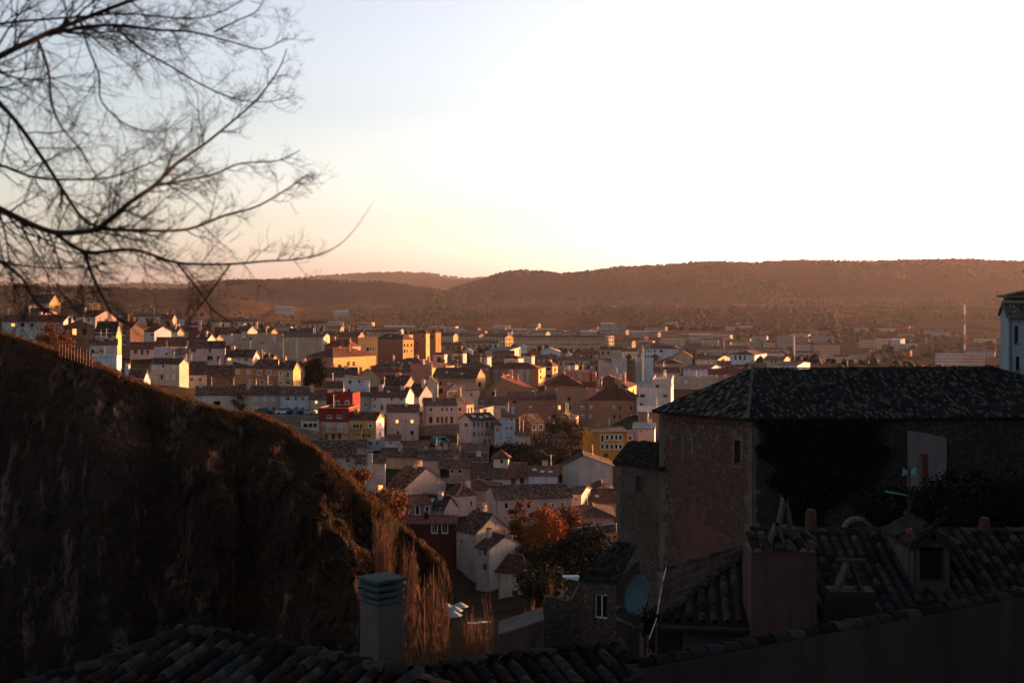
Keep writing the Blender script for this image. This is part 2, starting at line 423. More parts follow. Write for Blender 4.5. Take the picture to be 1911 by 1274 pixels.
        caps = [((xa,Y0-.2,zr+.08),(xa,Y1+.2,zr+.08))]
    elif roof == 'h':
        Dr = D + d/2 * c; zr = max(ze + .25, (YH - yr) / F * Dr) - zb; rh = zr - h
        ins = min(w_, d) / 2 * (0.999 if abs(w_-d) < .1*w_ else .95); a0, a1, b0, b1 = X0-o2, X1+o2, Y0-o2, Y1+o2; hz = h + .04
        if w_ >= d: r0, r1 = (X0 + ins, 0, zr), (X1 - ins, 0, zr)
        else: r0, r1 = (0, Y0 + ins, zr), (0, Y1 - ins, zr)
        c0, c1, c2, c3 = (a0,b0,hz), (a1,b0,hz), (a1,b1,hz), (a0,b1,hz)
        if w_ >= d:
            roof_slab(Rm, [c0, c1, r1, r0]); roof_slab(Rm, [c1, c2, r1]); roof_slab(Rm, [c2, c3, r0, r1]); roof_slab(Rm, [c3, c0, r0])
        else:
            roof_slab(Rm, [c0, c1, r0]); roof_slab(Rm, [c1, c2, r1, r0]); roof_slab(Rm, [c2, c3, r1]); roof_slab(Rm, [c3, c0, r0, r1])
        caps = [(r0, r1), (c0, r0), (c1, r0 if w_ < d else r1)]
        m.face([(X0,Y0,h-.01),(X1,Y0,h-.01),(X1,Y1,h-.01),(X0,Y1,h-.01)], tb)
    elif roof in ('s', 'l', 'r'):
        if roof == 's': Dr = D + d * c
        elif roof == 'r': Dr = D + w_ * s
        else: Dr = D
        zr = max(ze + .25, (YH - yr) / F * Dr) - zb
        if roof == 's':
            m.face([(X1,Y0,h),(X1,Y1,h),(X1,Y1,zr)], tb); m.face([(X0,Y1,h),(X0,Y0,h),(X0,Y1,zr)], tb); m.face([(X1,Y1,h),(X0,Y1,h),(X0,Y1,zr),(X1,Y1,zr)], tb)
            roof_slab(Rm, [(X0-.15,Y0-o2,h+.03),(X1+.15,Y0-o2,h+.03),(X1+.15,Y1+.15,zr+.06),(X0-.15,Y1+.15,zr+.06)])
        elif roof == 'r':
            m.face([(X0,Y0,h),(X1,Y0,h),(X1,Y0,zr)], tb); m.face([(X1,Y1,h),(X0,Y1,h),(X1,Y1,zr)], tb); m.face([(X1,Y0,h),(X1,Y1,h),(X1,Y1,zr),(X1,Y0,zr)], tb)
            roof_slab(Rm, [(X0-.15,Y1+.1,h+.03),(X0-.15,Y0-.1,h+.03),(X1+.1,Y0-.1,zr+.06),(X1+.1,Y1+.1,zr+.06)])
        else:
            m.face([(X0,Y0,h),(X1,Y0,h),(X0,Y0,zr)], tb); m.face([(X1,Y1,h),(X0,Y1,h),(X0,Y1,zr)], tb); m.face([(X0,Y1,h),(X0,Y0,h),(X0,Y0,zr),(X0,Y1,zr)], tb)
            roof_slab(Rm, [(X1+.15,Y0-.1,h+.03),(X1+.15,Y1+.1,h+.03),(X0-.1,Y1+.1,zr+.06),(X0-.1,Y0-.1,zr+.06)])
        caps = []
    else:                                            # flat with parapet
        zr = h; pt = .25; ph = .45
        m.face([(X0+pt,Y0+pt,h-ph),(X1-pt,Y0+pt,h-ph),(X1-pt,Y1-pt,h-ph),(X0+pt,Y1-pt,h-ph)], tb)
        for q in (((X0,Y0),(X1,Y0),(X1-pt,Y0+pt),(X0+pt,Y0+pt)), ((X1,Y0),(X1,Y1),(X1-pt,Y1-pt),(X1-pt,Y0+pt)), ((X1,Y1),(X0,Y1),(X0+pt,Y1-pt),(X1-pt,Y1-pt)), ((X0,Y1),(X0,Y0),(X0+pt,Y0+pt),(X0+pt,Y1-pt))):
            m.face([(a, b, h) for a, b in q], tb)
            (a, b), (e, f) = q[3], q[2]; m.face([(a,b,h-ph),(a,b,h),(e,f,h),(e,f,h-ph)], tb)
        caps = []
        cp = MB(); 
        cp.box(X0-.06, X1+.06, Y0-.06, Y0+.3, h+.003, h+.09); cp.box(X0-.06, X1+.06, Y1-.3, Y1+.06, h+.003, h+.09)
        cp.box(X0-.06, X0+.3, Y0+.3, Y1-.3, h+.003, h+.09); cp.box(X1-.3, X1+.06, Y0+.3, Y1-.3, h+.003, h+.09)
        cp.build('parapet_coping', plain('coping', mul(col, .85), .9), T)
    m.build('wall', mats, T)
    if Rm.f:
        ro = Rm.build('roof', RM, T)
        if D < 620:
            for a, b in caps:
                q = MB(); q.tube([a, b], .13, 6); q.build('ridge_cap', plain('ridge_tile', mul(ROOFC[rf][3], .9), .9), ro)
    if corn and roof in 'ghs' and D < 700:
        q = MB(); q.box(X0-.05, X1+.05, Y0-.22, Y0-.01, h-.24, h-.1)
        q.build('cornice', plain('cornice_paint', mul(col, 1.05), .9), T)
    for i, r in enumerate(rects):
        wm_, pm_ = window_meshes(r[2]-r[0], r[3]-r[1], r[4])
        nm = 'door' if r[4] == 'd' else 'window'
        o = link(nm, wm_, T, (X0 + r[0], Y0, r[1]))
        if D < 1000: link('door_leaf' if nm == 'door' else 'pane', pm_, o)
        else: o.data = pm_
    for r in srects:
        wm_, pm_ = window_meshes(r[2]-r[0], r[3]-r[1], r[4])
        if right: o = link('window', wm_, T, (X1, Y0 + r[0], r[1]), math.pi/2)
        else: o = link('window', wm_, T, (X0, Y1 - r[0], r[1]), -math.pi/2)
        if D < 1000: link('pane', pm_, o)
        else: o.data = pm_
    if D < 480 and roof in 'gh' and w_ > 4:
        q = MB(); xx = rnd.choice((X0+.15, X1-.15)); q.tube([(xx,Y0-.08,h-.25),(xx,Y0-.08,.05)], .05, 5); q.build('downpipe', plain('downpipe_paint', (.10,.08,.07), .7), T)
    if balc:                                         # 'x0 x1 y' railed balcony on the front
        for bx in balc:
            u0 = ((bx[0]-CX)/F*Ay - Ax)/(c-(bx[0]-CX)/F*s); u1 = ((bx[1]-CX)/F*Ay - Ax)/(c-(bx[1]-CX)/F*s); zz = (YH-bx[2])/F*D - zb
            q = MB(); q.box(X0+u0, X0+u1, Y0-.9, Y0-.01, zz-.16, zz); bo = q.build('balcony', stucco(mul(col, 1.1)), T)
            q = MB(); q.box(X0+u0, X0+u1, Y0-.9, Y0-.86, zz+.92, zz+.97); n = int((u1-u0)/.16)
            for i in range(n+1):
                xx = X0+u0+(u1-u0)*i/n; q.box(xx-.015, xx+.015, Y0-.89, Y0-.87, zz, zz+.92)
            q.build('railing', METAL, bo)
    if pil:
        for a, b, colr in pil:
            u0 = ((a-CX)/F*Ay - Ax)/(c-(a-CX)/F*s); u1 = ((b-CX)/F*Ay - Ax)/(c-(b-CX)/F*s)
            q = MB(); q.box(X0+u0, X0+u1, Y0-.12, Y0-.004, .1, h-.3); q.build('facade_panel', stucco(C[colr]), T)
    nch = chim if chim is not None else (rnd.choice((1, 1, 2, 3)) if (roof in 'ghs' and D < 900) else 0)
    for i in range(nch):
        cw = rnd.uniform(.35, .6); xx = rnd.uniform(X0 + .12*w_, X1 - .12*w_); yy = rnd.uniform(-d*.25, d*.2)
        q = MB(); zt = zr + rnd.uniform(.3, 1.1); q.box(xx-cw, xx+cw, yy-cw*.7, yy+cw*.7, h*.7, zt)
        ch = q.build('chimney', stucco(mul(col, rnd.uniform(.7, 1.0))) if not brk else brick(col), T)
        q = MB(); q.box(xx-cw-.08, xx+cw+.08, yy-cw*.7-.08, yy+cw*.7+.08, zt+.22, zt+.3)
        for sx in (-1, 1): q.box(xx+sx*cw*.8-.06, xx+sx*cw*.8+.06, yy-cw*.5, yy+cw*.5, zt+.002, zt+.22)
        q.build('chimney_cap', plain('cap_tile', (.2,.11,.08), .9), ch)
    na = aer if aer is not None else (rnd.choice((0, 1, 1, 2)) if D < 640 else 0)
    for i in range(na):
        xx = rnd.uniform(X0+.2*w_, X1-.2*w_); q = MB(); zt = zr + rnd.uniform(1.6, 3.0)
        q.tube([(xx,0,h*.9),(xx,0,zt)], .045, 5); q.tube([(xx-.7,0,zt-.2),(xx+.7,.3,zt-.2)], .03, 4)
        for k in range(5): q.tube([(xx-.6+.3*k,-.35,zt-.2),(xx-.6+.3*k,.35,zt-.2)], .02, 3)
        q.build('aerial', ALUM, T)
    for i in range(sky_):
        if roof in 'gh':
            fr = rnd.uniform(.3, .6); xx = X0 + w_*(i+.8)/(sky_+.8); sl = (zr-h)/(d/2); y = Y0 + d/2*fr; z = h + (zr-h)*fr + .12
            q = MB(); b0 = [(xx-.4,y-.5,z-.5*sl),(xx+.4,y-.5,z-.5*sl),(xx+.4,y+.5,z+.5*sl),(xx-.4,y+.5,z+.5*sl)]
            q.hexa(b0, [(a,b,cc+.08) for a,b,cc in b0]); q.build('skylight', plain('skylight_glass', (.35,.42,.45), .2), T)
    return T
# ---------------------------------------------------------------- the town, from near to far
AP = dict(cat='apartment block', name='apartment_building')
SH = dict(cat='warehouse', name='warehouse')
# --- gorge edge
H('white gabled house standing lowest but one in the gorge with a tall gable and dormer', 851,888,953, 986,1078,252,-50,'g',952,'white','old',sw='973 17 921:6', w='1010 7 860:4', chim=2, aer=1)
H('white house with blank gable wedged in front of the taller gabled house in the gorge', 888,913,974, 1018,1076,238,-50,'g',994,'white','brn',w='1031 12 905:5;1033 8 895:3;1058 14 904:8', chim=1, aer=1)
H('small cream house with hipped roof, lowest of all at the bottom of the gorge', 930,983,994, 1067,1114,224,-22,'h',1031,'cream','brn',w='1081 14 966:8W;1106 10 961:10d', chim=0, aer=1, ov=.5)
H('peach walled house with a dark roof just left of the old stone annex', 1070,1146,None, 964,990,262,-4,'h',941,'peach','brn',w='979 7 1078:4 1095:16 1118:14', d=12, chim=0)
H('maroon house with two white framed windows above the reeds', 757,851,None, 976,1022,252,4,'g',963,'maroon','red',w='986 16 811:10W 830:10W', d=8, chim=1)
H('mauve house with red side wall and two white framed openings', 760,806,748, 942,968,262,18,'g',925,'mauve','red',w='952 16 779:8W;951 13 797:7W', d=9, chim=0)
H('low white house beside the mauve house with a dark dormered roof', 778,829,853, 943,966,268,-30,'g',921,'white','older',w='955 6 800:5', sky_=1, chim=1)
H('white house with pinkish sunlit end and one window above the barn end', 853,888,833, 926,958,276,24,'h',902,'white','old',w='939 10 880:5', chim=1)
H('long pinkish barn with a dark roof and five small windows behind the orange tree', 925,1067,889, 930,966,262,10,'g',906,'pink','older',w='943 12 945:8 987:8;943 6 1018:5 1031:4;941 7 1050:4', chim=0, d=11, aer=0)
H('brown hipped roof house tucked between the barn and the tower house', 852,930,None, 915,930,281,-3,'h',893,'tan','brn',chim=0, d=10)
H('white tower house with broad brown roof and large dark windows', 880,985,None, 889,916,292,-4,'g',864,'white','brn',w='893 7 912:9 898:6;891 6 935:7;902 6 935:7;899 13 958:9d 974:8d', d=12, chim=0, aer=0, ov=.7)
H('square white turret with a pyramid tiled cap rising from the tower house roof', 921,948,None, 855,878,296,-4,'h',839,'white','brn',w='861 8 936:7', d=3.2, chim=0, aer=0, ov=.5, cat='turret', name='roof_turret', ctl=False)
H('white low house with solar panels on its roof right of the tower house', 986,1042,None, 886,908,290,-6,'g',870,'whiteb','brn',d=10, sky_=3, chim=1, aer=1)
H('little house with sunlit gable edge and one dark window right of the barn', 1064,1085,1090, 920,940,278,-16,'g',907,'cream','brn',w='931 7 1075:8', d=8, chim=0)
H('dark red roofed house with a small blue skylight left of the stone annex', 1086,1150,None, 936,948,281,-3,'g',912,'tan','red',d=12, sky_=1, chim=1)
H('white gabled shed among chimneys in front of the grey gable wall', 1104,1142,None, 912,925,292,2,'f',904,'white','old',d=8, chim=2)
H('broad windowless grey plaster gable wall below the orange house', 1050,1143,None, 868,905,304,2,'f',850,'concrete','old',d=10, chim=0, aer=1, lean=-.15)
# --- around the white houses by the rock
H('long dark tiled roof white house half hidden behind the grassy rock', 577,664,None, 852,905,286,-6,'g',822,'white','older',w='859 9 649:9W', d=11, chim=0, aer=0)
wh = H('tall white house with an outside chimney stack and two pinkish framed windows beside the rock', 664,719,None, 863,934,279,-4,'g',849,'white','older',w='877 13 710:10s;910 12 710:10l', d=8, chim=0, aer=0)
H('pinkish beige house showing a huge blank gable to the right', 720,756,832, 905,926,286,-38,'g',869,'pink','old',w='914 10 725:5 734:5', chim=2, aer=0)
H('beige house with a red wooden loggia beside the big blank gable', 820,880,None, 872,902,300,-5,'g',857,'tan','old',w='882 17 830:18k;879 8 843:6 858:6;897 4 844:5 858:5', d=9, chim=1)
H('low roofed house with a pale gable left of the small tower house', 866,908,None, 858,874,306,6,'g',845,'cream','old',w='865 8 898:3', d=8)
H('flat dark tile roofed house left of the pale blank gable', 712,782,None, 852,868,307,-3,'g',836,'tan','older',d=11, chim=2)
H('mottled roof house with a row of pale dormers in the middle of the lower roofs', 779,872,None, 858,870,304,2,'g',840,'pink','older',d=12, chim=2)
H('brown roofed cottage under the big white house with glowing windows', 748,800,None, 834,846,316,-2,'g',823,'tan','brn',d=8, chim=1)
H('tiny white cottage with one dark window and brown roof below the tall white house', 719,747,None, 820,838,318,-3,'g',811,'white','brn',w='826 6 729:8', d=6, chim=1)
H('low white yard building with an ochre door left of the tiny cottage', 684,719,None, 821,834,322,0,'0',0,'whiteb',w='827 9 691:9t 704:4', d=6)
H('grey gabled outhouse between the dark long roof and the white yard building', 650,684,None, 832,845,316,6,'g',820,'grey','old',d=8, chim=0)
H('brown shed roof house on the stone terrace left of the teal van', 838,880,None, 840,850,317,8,'s',826,'stone','brn',d=9, chim=0)
H('low beige building with a brown roof under the stone terrace wall', 800,838,None, 846,858,312,-4,'g',836,'beige','old',d=8)
H('roofless cream walled yard with dark roof strip right of the mottled roof house', 872,912,None, 838,850,313,4,'g',829,'tan','brn',d=7, chim=0)
# --- row with terrace
H('cream and rust house with a sunlit front full of balconies and windows', 880,925,857, 784,828,337,30,'g',772,'pink','older',
  w='792 9 885:4 893:3 900:3;793 12 909:4d 918:4d;810 9 885:4 894:3 900:3 908:4 913:3 919:3;823 9 914:4 905:4', sw='793 9 870:7W', band=None, balc=[(906,922,800)], sky_=3, chim=1)
H('tall narrow pale blue white house with square terracotta shutters', 936,962,None, 778,831,336,-6,'s',762,'whiteb','brn',w='782 7 954:8t 945:2;799 8 954:8t 945:2;817 4 946:3 953:4;828 5 945:3 959:3', d=9, aer=1)
H('lower pale blue white house tucked left of the tall narrow one', 923,936,None, 792,831,337,-4,'s',784,'whiteb','brn',w='801 9 929:8t;827 4 926:2 931:2', d=7, aer=0)
H('orange brown house with two white framed windows and a long slanting side wall', 990,1016,962, 789,832,338,36,'g',774,'terra','old',w='797 10 997:6W 1009:6W;815 14 997:4d 1008:4d', chim=0)
H('low cream house with dark roof squeezed before the slanting brick coloured wall', 962,990,None, 812,832,333,-2,'s',798,'cream','brn',w='814 5 970:5 982:5;827 8 965:4d 974:5t 981:5t', d=6, chim=0)
H('plain grey house right of the orange brown house with white windows', 1016,1044,None, 803,832,340,-2,'g',796,'grey','brn',w='812 6 1022:5 1034:5;826 6 1030:4', d=8)
H('small pink roof room with a white framed window and sunlit edge', 1047,1075,1078, 777,798,372,-10,'l',773,'pink','red',w='785 8 1053:5W', d=5, chim=0, ov=.1)
H('brown hipped roof house in front of the long brick block', 1036,1078,None, 802,818,358,-2,'h',788,'cream','brn',d=10)
H('bright amber house with two rows of white framed windows', 1107,1171,1066, 806,858,332,8,'g',797,'amber','gry',
  w='818 14 1124:5W;816 9 1133:5W 1142:5W 1150:5W 1158:6W;833 9 1124:5W 1133:5W 1142:5W 1150:5W 1158:6W;849 7 1131:8d', sw='819 15 1082:9W;834 8 1082:9W', d=13, chim=1)
H('whitewashed house with two tiny windows and a sunlit right edge behind the amber house', 1181,1221,1226, 799,846,346,-8,'g',789,'white','pale',w='805 4 1187:3 1196:3;825 5 1195:3', d=8, chim=1)
H('narrow pale blue lean-to with a glazed bay between the amber and whitewashed houses', 1171,1182,None, 808,838,344,0,'s',803,'whiteb','pale',w='817 8 1176:6', d=5, chim=0, aer=0)
H('pink house with arched ground floor windows above the stone retaining wall', 792,852,780, 756,794,357,6,'g',743,'pink','old',w='764 9 804:7W 825:4W 834:4W 843:5W;783 11 804:6k 817:5d 825:4k 833:4k 843:5k', d=10, chim=1)
H('cream house with a long dark slope, roof windows and a sunlit right front', 826,870,884, 751,794,377,-34,'f',731,'tan','older',w='763 9 858:6W;780 8 860:5', sw='766 13 874:4W 880:3', chim=1, lean=-.5, sky_=0)
H('small sunlit flat house stepped beside the cream house', 884,896,911, 762,780,388,-36,'s',756,'cream','red',d=6, chim=0)
H('house with a wide tan mottled roof and striped pale wall', 893,948,None, 755,780,402,3,'g',741,'pink','brn',w='759 7 924:5w 934:5w', d=12, chim=0, aer=1)
H('tall white house with two glowing windows above and paired windows below', 722,782,None, 768,823,350,-3,'g',755,'white','old',w='786 7 741:6l 769:6l;785 5 758:2;807 7 741:6b 769:6b', d=9, chim=1, aer=0)
H('yellow house with a railed balcony and white side wall', 650,702,717, 781,820,327,-16,'g',768,'yellow','old',w='795 8 664:12 ;797 11 674:4d;794 7 691:6W;814 6 678:5d 689:5', sw='779 7 714:2;792 9 710:3;810 9 709:3', balc=[(657,695,806)], chim=1, side='white')
H('peach and deep red house with a small balcony, lower of the two red ones', 595,650,672, 761,821,328,-10,'0',0,'peach',w='777 6 615:10 633:10;798 12 614:10s 634:10s;814 10 609:5d 622:6d 634:6d;812 4 646:3',band=(787,'red'), balc=[(606,640,805)], d=9)
H('upper deep red cube house with two white framed windows', 607,658,672, 733,764,340,-14,'0',0,'red',w='752 9 629:7W 648:6W')
H('white terrace house with open gallery left of the peach front', 562,595,None, 787,812,326,0,'0',0,'white',w='793 7 570:8k 579:7k 588:7k', d=5)
H('grey white narrow house between the red cube and the long white house', 672,692,None, 739,768,386,-2,'g',732,'grey','old',w='755 8 682:4', d=7, chim=0)
H('long white house with a brown roof, small dark windows and a skylight', 692,757,782, 740,768,386,-9,'g',722,'white','brn',w='745 6 700:4 731:4 749:4;758 6 699:4;760 10 713:5d', d=10, sky_=1, chim=2)
# --- street row
H('whitish row house at the left end of the street row, partly behind the grass', 365,436,None, 736,760,335,-2,'g',721,'white','old',w='742 6 383:6s;742 6 421:6w;752 8 405:13k', d=9, chim=1)
H('long beige row house with roller shutters on the street', 436,521,None, 736,772,335,-2,'g',721,'beige','older',w='744 6 451:7s 477:7s 495:7s 510:6s;763 7 480:14w;764 9 498:5d;763 7 511:7', d=9, chim=1)
H('bright white row house with six neat windows beside the parked cars', 521,577,None, 737,773,335,-2,'g',722,'whiteb','old',w='744 7 537:9 552:4 565:7;763 8 537:9;765 12 553:6d;763 7 565:7', d=9, chim=0)
H('beige end house with two glowing orange windows beside the red cube', 577,609,None, 744,776,335,0,'g',727,'beige','old',w='750 6 590:5l;768 7 589:7l', d=9, chim=1)
# --- coloured houses
H('orange house with white shutters, left of three coloured houses', 436,478,None, 685,722,398,-3,'g',671,'orange','older',w='693 8 444:8s 464:8s;713 8 467:6W;711 4 444:2', d=9, chim=1)
H('terracotta house with white framed windows, middle of three coloured houses', 478,518,None, 686,724,398,-3,'g',671,'terra','older',w='695 8 484:7W 502:7W;697 7 514:4W;713 8 489:7W;715 6 505:5W', d=9, chim=1)
H('sand yellow house with a sunlit golden gable, right of three coloured houses', 518,547,561, 688,725,398,-24,'g',673,'ochre','older',w='696 7 523:3W;699 11 537:6W;714 6 523:3W;714 6 537:9W', balc=[(532,543,706)], chim=1, side='sunglow')
H('dark brown workshop with a low dark roof left of the orange house', 386,436,None, 704,724,376,-1,'g',682,'brown','older',w='713 8 397:8k 425:7k', d=11, chim=0)
H('low white cottage with three dark windows under a dark roof', 335,386,None, 698,718,370,-2,'g',675,'white','older',w='708 8 344:7 358:7 373:7', d=11, chim=0)
H('beige two storey house with small windows and a pale blue gable', 280,335,352, 677,709,362,-20,'g',668,'beige','older',w='683 8 287:7s 304:6 324:7s;700 4 291:5;703 9 302:5d 312:5s 324:6s', chim=0)
H('large pinkish white house with dark brown windows on the left slope', 353,420,None, 649,690,402,-3,'g',637,'pink','older',w='653 6 361:9k 392:3k;668 8 392:10k 408:5k;676 9 358:5d', d=9, chim=0)
H('lower wing house with orange tinted windows right of the pinkish white house', 420,472,485, 665,690,402,-18,'g',652,'pink','older',w='669 8 428:7l 444:4t 460:7k', chim=1)
H('small roof with a bright golden gable behind the terracotta house', 474,506,521, 672,688,440,-26,'g',661,'yellow','older', chim=1, side='sunglow')
H('half hidden house with pale blue gable end above the grassy crest', 222,268,280, 704,716,345,-26,'g',688,'whiteb','older', chim=1)
H('white cottage with a maroon roof and garden wall on the left slope', 243,300,None, 651,664,430,-2,'g',639,'white','red',w='656 7 253:6k 276:5k;657 9 265:5d', d=10, chim=0)
H('irregular white flat house right of the maroon roofed cottage', 289,322,None, 650,669,420,2,'0',0,'whiteb',w='660 6 311:5', d=8)
H('dark slate toned shed beside the pinkish white house', 322,353,None, 661,676,412,0,'s',650,'grey','gry',d=8, chim=0)
H('low dark red roof stretching above the white cottages on the left', 292,347,None, 645,652,440,0,'g',630,'pink','red',d=14)
H('cream house with a turquoise skylight and pink gable', 348,386,404, 634,650,470,-24,'g',622,'cream','red',w='639 7 355:6k 366:6k', sky_=1, chim=1)
H('narrow brown house with tall white windows and a rosy sunlit gable', 224,243,269, 613,664,440,-40,'g',600,'brown','red',w='621 9 231:7n;638 9 231:7n', chim=1, aer=1)
H('dark roofed house with one vertical golden gable strip on the left', 178,217,225, 620,664,405,-20,'g',600,'pink','older',w='628 6 188:8s 205:6k', chim=1, side='sunglow')
H('brown house with white bay windows at the left under a maroon roof', 118,176,None, 610,664,412,-2,'h',598,'brown','red',w='619 12 139:8l 158:9k;640 9 139:8k', d=10, chim=1)
H('long pale flats at the far left with wide shuttered windows', 2,118,138, 599,664,432,-10,'g',588,'concrete','red',w='606 6 24:7l 42:8k 60:6k 85:7s;627 8 27:5k 40:9t 60:9s 85:7s', chim=2, aer=1)
H('plain grey house above the grassy crest left of the blue gable', 166,219,None, 643,700,366,-3,'g',633,'concrete','older',w='655 5 173:6k 189:7k;', d=8)
H('blank pale blue wall building right behind the wooden fence', 172,218,225, 663,705,350,-12,'0',0,'whiteb',aer=1)
H('low house with a pale blue gable beyond the rosy gable', 270,288,320, 618,636,452,-36,'g',608,'whiteb','red',w='625 6 284:6n', chim=0)
H('small stepped house catching bright sun on its gable edge', 320,331,344, 619,636,465,-38,'g',610,'cream','red', chim=2)
H('house with a pink gable and maroon roof high on the left', 142,178,217, 590,604,490,-40,'g',579,'pink','red',w='597 4 152:4k 165:4k', chim=1, aer=1)
H('gabled house whose upper gable glows above the pale flats', 26,78,115, 589,600,520,-32,'g',575,'pink','older', chim=2)
H('house with a broad sunlit yellow wall high on the far left', 56,92,113, 565,582,560,-34,'g',549,'ochre','older', chim=1, side='sunglow')
H('dark roofed house with small lit chimneys left of the golden cube', 98,158,None, 574,590,560,-4,'g',565,'brown','older',d=12, chim=2)
H('golden sunlit cube shaped building at the upper left', 166,172,187, 566,586,565,-55,'0',0,'ochre', side='sunglow')
# --- behind the coloured houses
H('low brown house with a dark mottled roof right of the conifer', 606,666,None, 703,716,448,-3,'g',686,'pink','older',w='707 6 622:5k', d=12)
H('small tan gabled barn wall with patchy plaster', 666,708,None, 702,716,470,-4,'f',689,'tan','older',d=10, chim=1, aer=0)
H('brown tiled roof cottage left of the white slant topped house', 602,641,None, 723,734,404,-2,'g',712,'cream','brn',d=9, chim=0)
H('white house with a slanting parapet and dark square windows', 642,690,None, 708,736,402,-3,'l',702,'whiteb','older',w='712 6 653:6k;711 5 670:3k 676:2;728 5 651:5k 678:2', d=7, chim=0)
H('pale pink cottage lit at its edge above the conifer', 558,590,603, 684,712,455,-26,'g',674,'pink','red', chim=1)
H('rough brick gable glowing orange beside a dark roof', 706,752,781, 723,744,436,-32,'g',699,'tan','older', chim=2, aer=1, brk=False, mat=None)
H('house with a dark sloping roof and mottled white side wall', 758,782,812, 738,760,404,-42,'g',714,'white','older', chim=1)
H('white gable fronted house behind the mottled side wall', 786,817,None, 715,745,440,3,'f',704,'white','older',w='715 3 798:2k', d=8, chim=0)
H('pink house with an orange left gable and a mossy green roof', 862,895,838, 727,765,432,32,'g',714,'pink','gry',w='736 4 880:3k', chim=0, aer=1)
H('brick house with red roof and sunlit balcony above the conifer', 572,622,668, 665,694,516,-38,'h',648,'brick','red',brk=True, w='675 6 590:6k', sw='679 10 650:5n 655:5n 660:5n;684 8 634:7k', chim=2, sky_=1, d=22, side='sunglow')
H('wide brick block with a stepped roof left of the golden balconies', 605,656,673, 646,680,565,-22,'h',633,'brick','red',brk=True,w='653 3 612:2s 618:2s 626:2s 640:2s', sw='653 8 664:8k', chim=2, **AP)
H('tall dark brick block behind the stepped roof', 606,668,671, 628,668,620,-6,'g',619,'brickd','brn',brk=True,w='634 4 613:3k', d=14, chim=1, **AP)
H('golden lit apartment block with dark recessed balconies', 674,681,702, 641,676,602,-58,'0',0,'ochre',brk=True, sw='651 6 686:5k 692:4 697:3;663 6 686:5k 692:4 698:4', **AP, side='sunglow')
H('slim golden brick stair tower next to the dark recessed balconies', 668,669,680, 630,676,606,-60,'0',0,'ochre',brk=True,cat='stair tower',name='stair_tower', d=9, side='sunglow')
H('large brick apartment block with a sunlit yellow end of small windows', 702,752,772, 632,678,648,-42,'h',622,'brickd','brn',brk=True,w='643 4 726:2k;655 4 726:2k', sw='644 5 755:3k 761:3k 768:3k;655 6 755:3k 760:3 768:3', chim=1, sky_=1, **AP, side='sunglow')
H('brick tower block with a golden right side, left of the twin towers', 771,795,802, 622,676,655,-30,'h',616,'brickd','brn',brk=True,w='627 3 789:3k;641 5 779:2k;652 5 779:2k', chim=0, **AP, side='sunglow')
H('brick tower block with a golden right side, right of the twin towers', 802,813,823, 620,664,672,-45,'h',615,'brickd','red',brk=True,w='628 3 806:5k', chim=0, **AP, side='sunglow')
H('wide dark roofed brick building with a sunlit right roof slope', 692,797,838, 684,716,506,-26,'h',667,'brick','brn',brk=True, d=20, sky_=4, chim=3, side='sunglow')
H('square brick stair head in front of the wide dark roofed brick building', 766,806,None, 681,716,490,-2,'0',0,'brick',brk=True, d=8, cat='building', name='brick_building')
H('low brick terrace between the patchy barn and the stair head', 694,766,None, 694,716,474,-2,'g',688,'brick','red',brk=True,d=7,w='703 4 745:7k 725:4k', chim=3, aer=1)
H('brick block with a strongly lit yellow right end and dark stair slot', 806,888,904, 704,744,476,-14,'g',686,'brick','brn',brk=True,w='716 8 820:8k;716 6 838:6s 850:6k', sw='717 9 895:5k', chim=1, sky_=2, d=12, side='sunglow')
H('long lower brick wall building under the yellow lit end', 770,862,None, 722,755,450,-1,'0',0,'brick',brk=True,w='729 8 822:9k', d=7)
H('brick house with a low wide gable and a small bright yellow edge', 906,989,1003, 728,765,474,-10,'f',704,'brick','red',brk=True,w='734 6 920:6k 951:6k;716 5 937:14s;735 5 964:4s', chim=3, aer=1, lean=-.3, side='sunglow')
H('long brown brick terrace with white attic windows', 950,1038,None, 745,806,458,-2,'s',731,'brick','red',brk=True,w='760 6 990:5w 1034:4w;776 6 989:5k 1034:5k;750 4 960:6k', d=10, aer=2, chim=1, **AP)
H('brick block with square dark windows in the middle of the brick row', 1038,1098,None, 729,806,455,-2,'0',0,'brick',brk=True,w='744 6 1062:6k;760 6 1062:6k 1087:8w;776 6 1087:8w 1062:6k;760 8 1044:5l', d=11, **AP)  # last pane glows in place of a warm reflection
H('brick block with shuttered windows and a broad brown roof ending the row at right', 1098,1186,1191, 746,806,452,-9,'h',712,'brick','red',brk=True,
  w='760 6 1103:5w 1146:4w;761 6 1157:3k 1178:3k;777 6 1102:5w 1146:4k 1157:3k 1178:3w;742 3 1110:8w 1131:6w 1143:4w 1160:5w', d=16, sky_=4, chim=4, aer=2, **AP)
H('wide brown hipped roof with a pale gutter above the brick terrace', 1018,1086,None, 719,742,492,-2,'h',696,'brick','red',brk=True, d=16, sky_=3, chim=3)
H('brick block with tiled terraces and a yellow sunlit corner', 1087,1172,1188, 722,750,484,-14,'h',699,'brick','red',brk=True, d=18, chim=4, w='728 5 1140:5k 1160:5k', sw='730 6 1182:4k', **AP, side='sunglow')
H('red and white striped apartment block with a bright yellow end', 914,1005,1016, 687,716,585,-14,'h',676,'terra','red',brk=True,w='690 5 924:2w 928:2w;690 5 952:3w 972:3w 977:3w 984:3w;703 5 924:3w 952:3w 973:4w 985:3w;', sw='692 6 1009:3k;704 6 1009:3k',
  pil=[(921,931,'concrete'),(949,955,'concrete'),(968,978,'concrete'),(982,988,'concrete')], d=13, chim=1, **AP, side='sunglow')
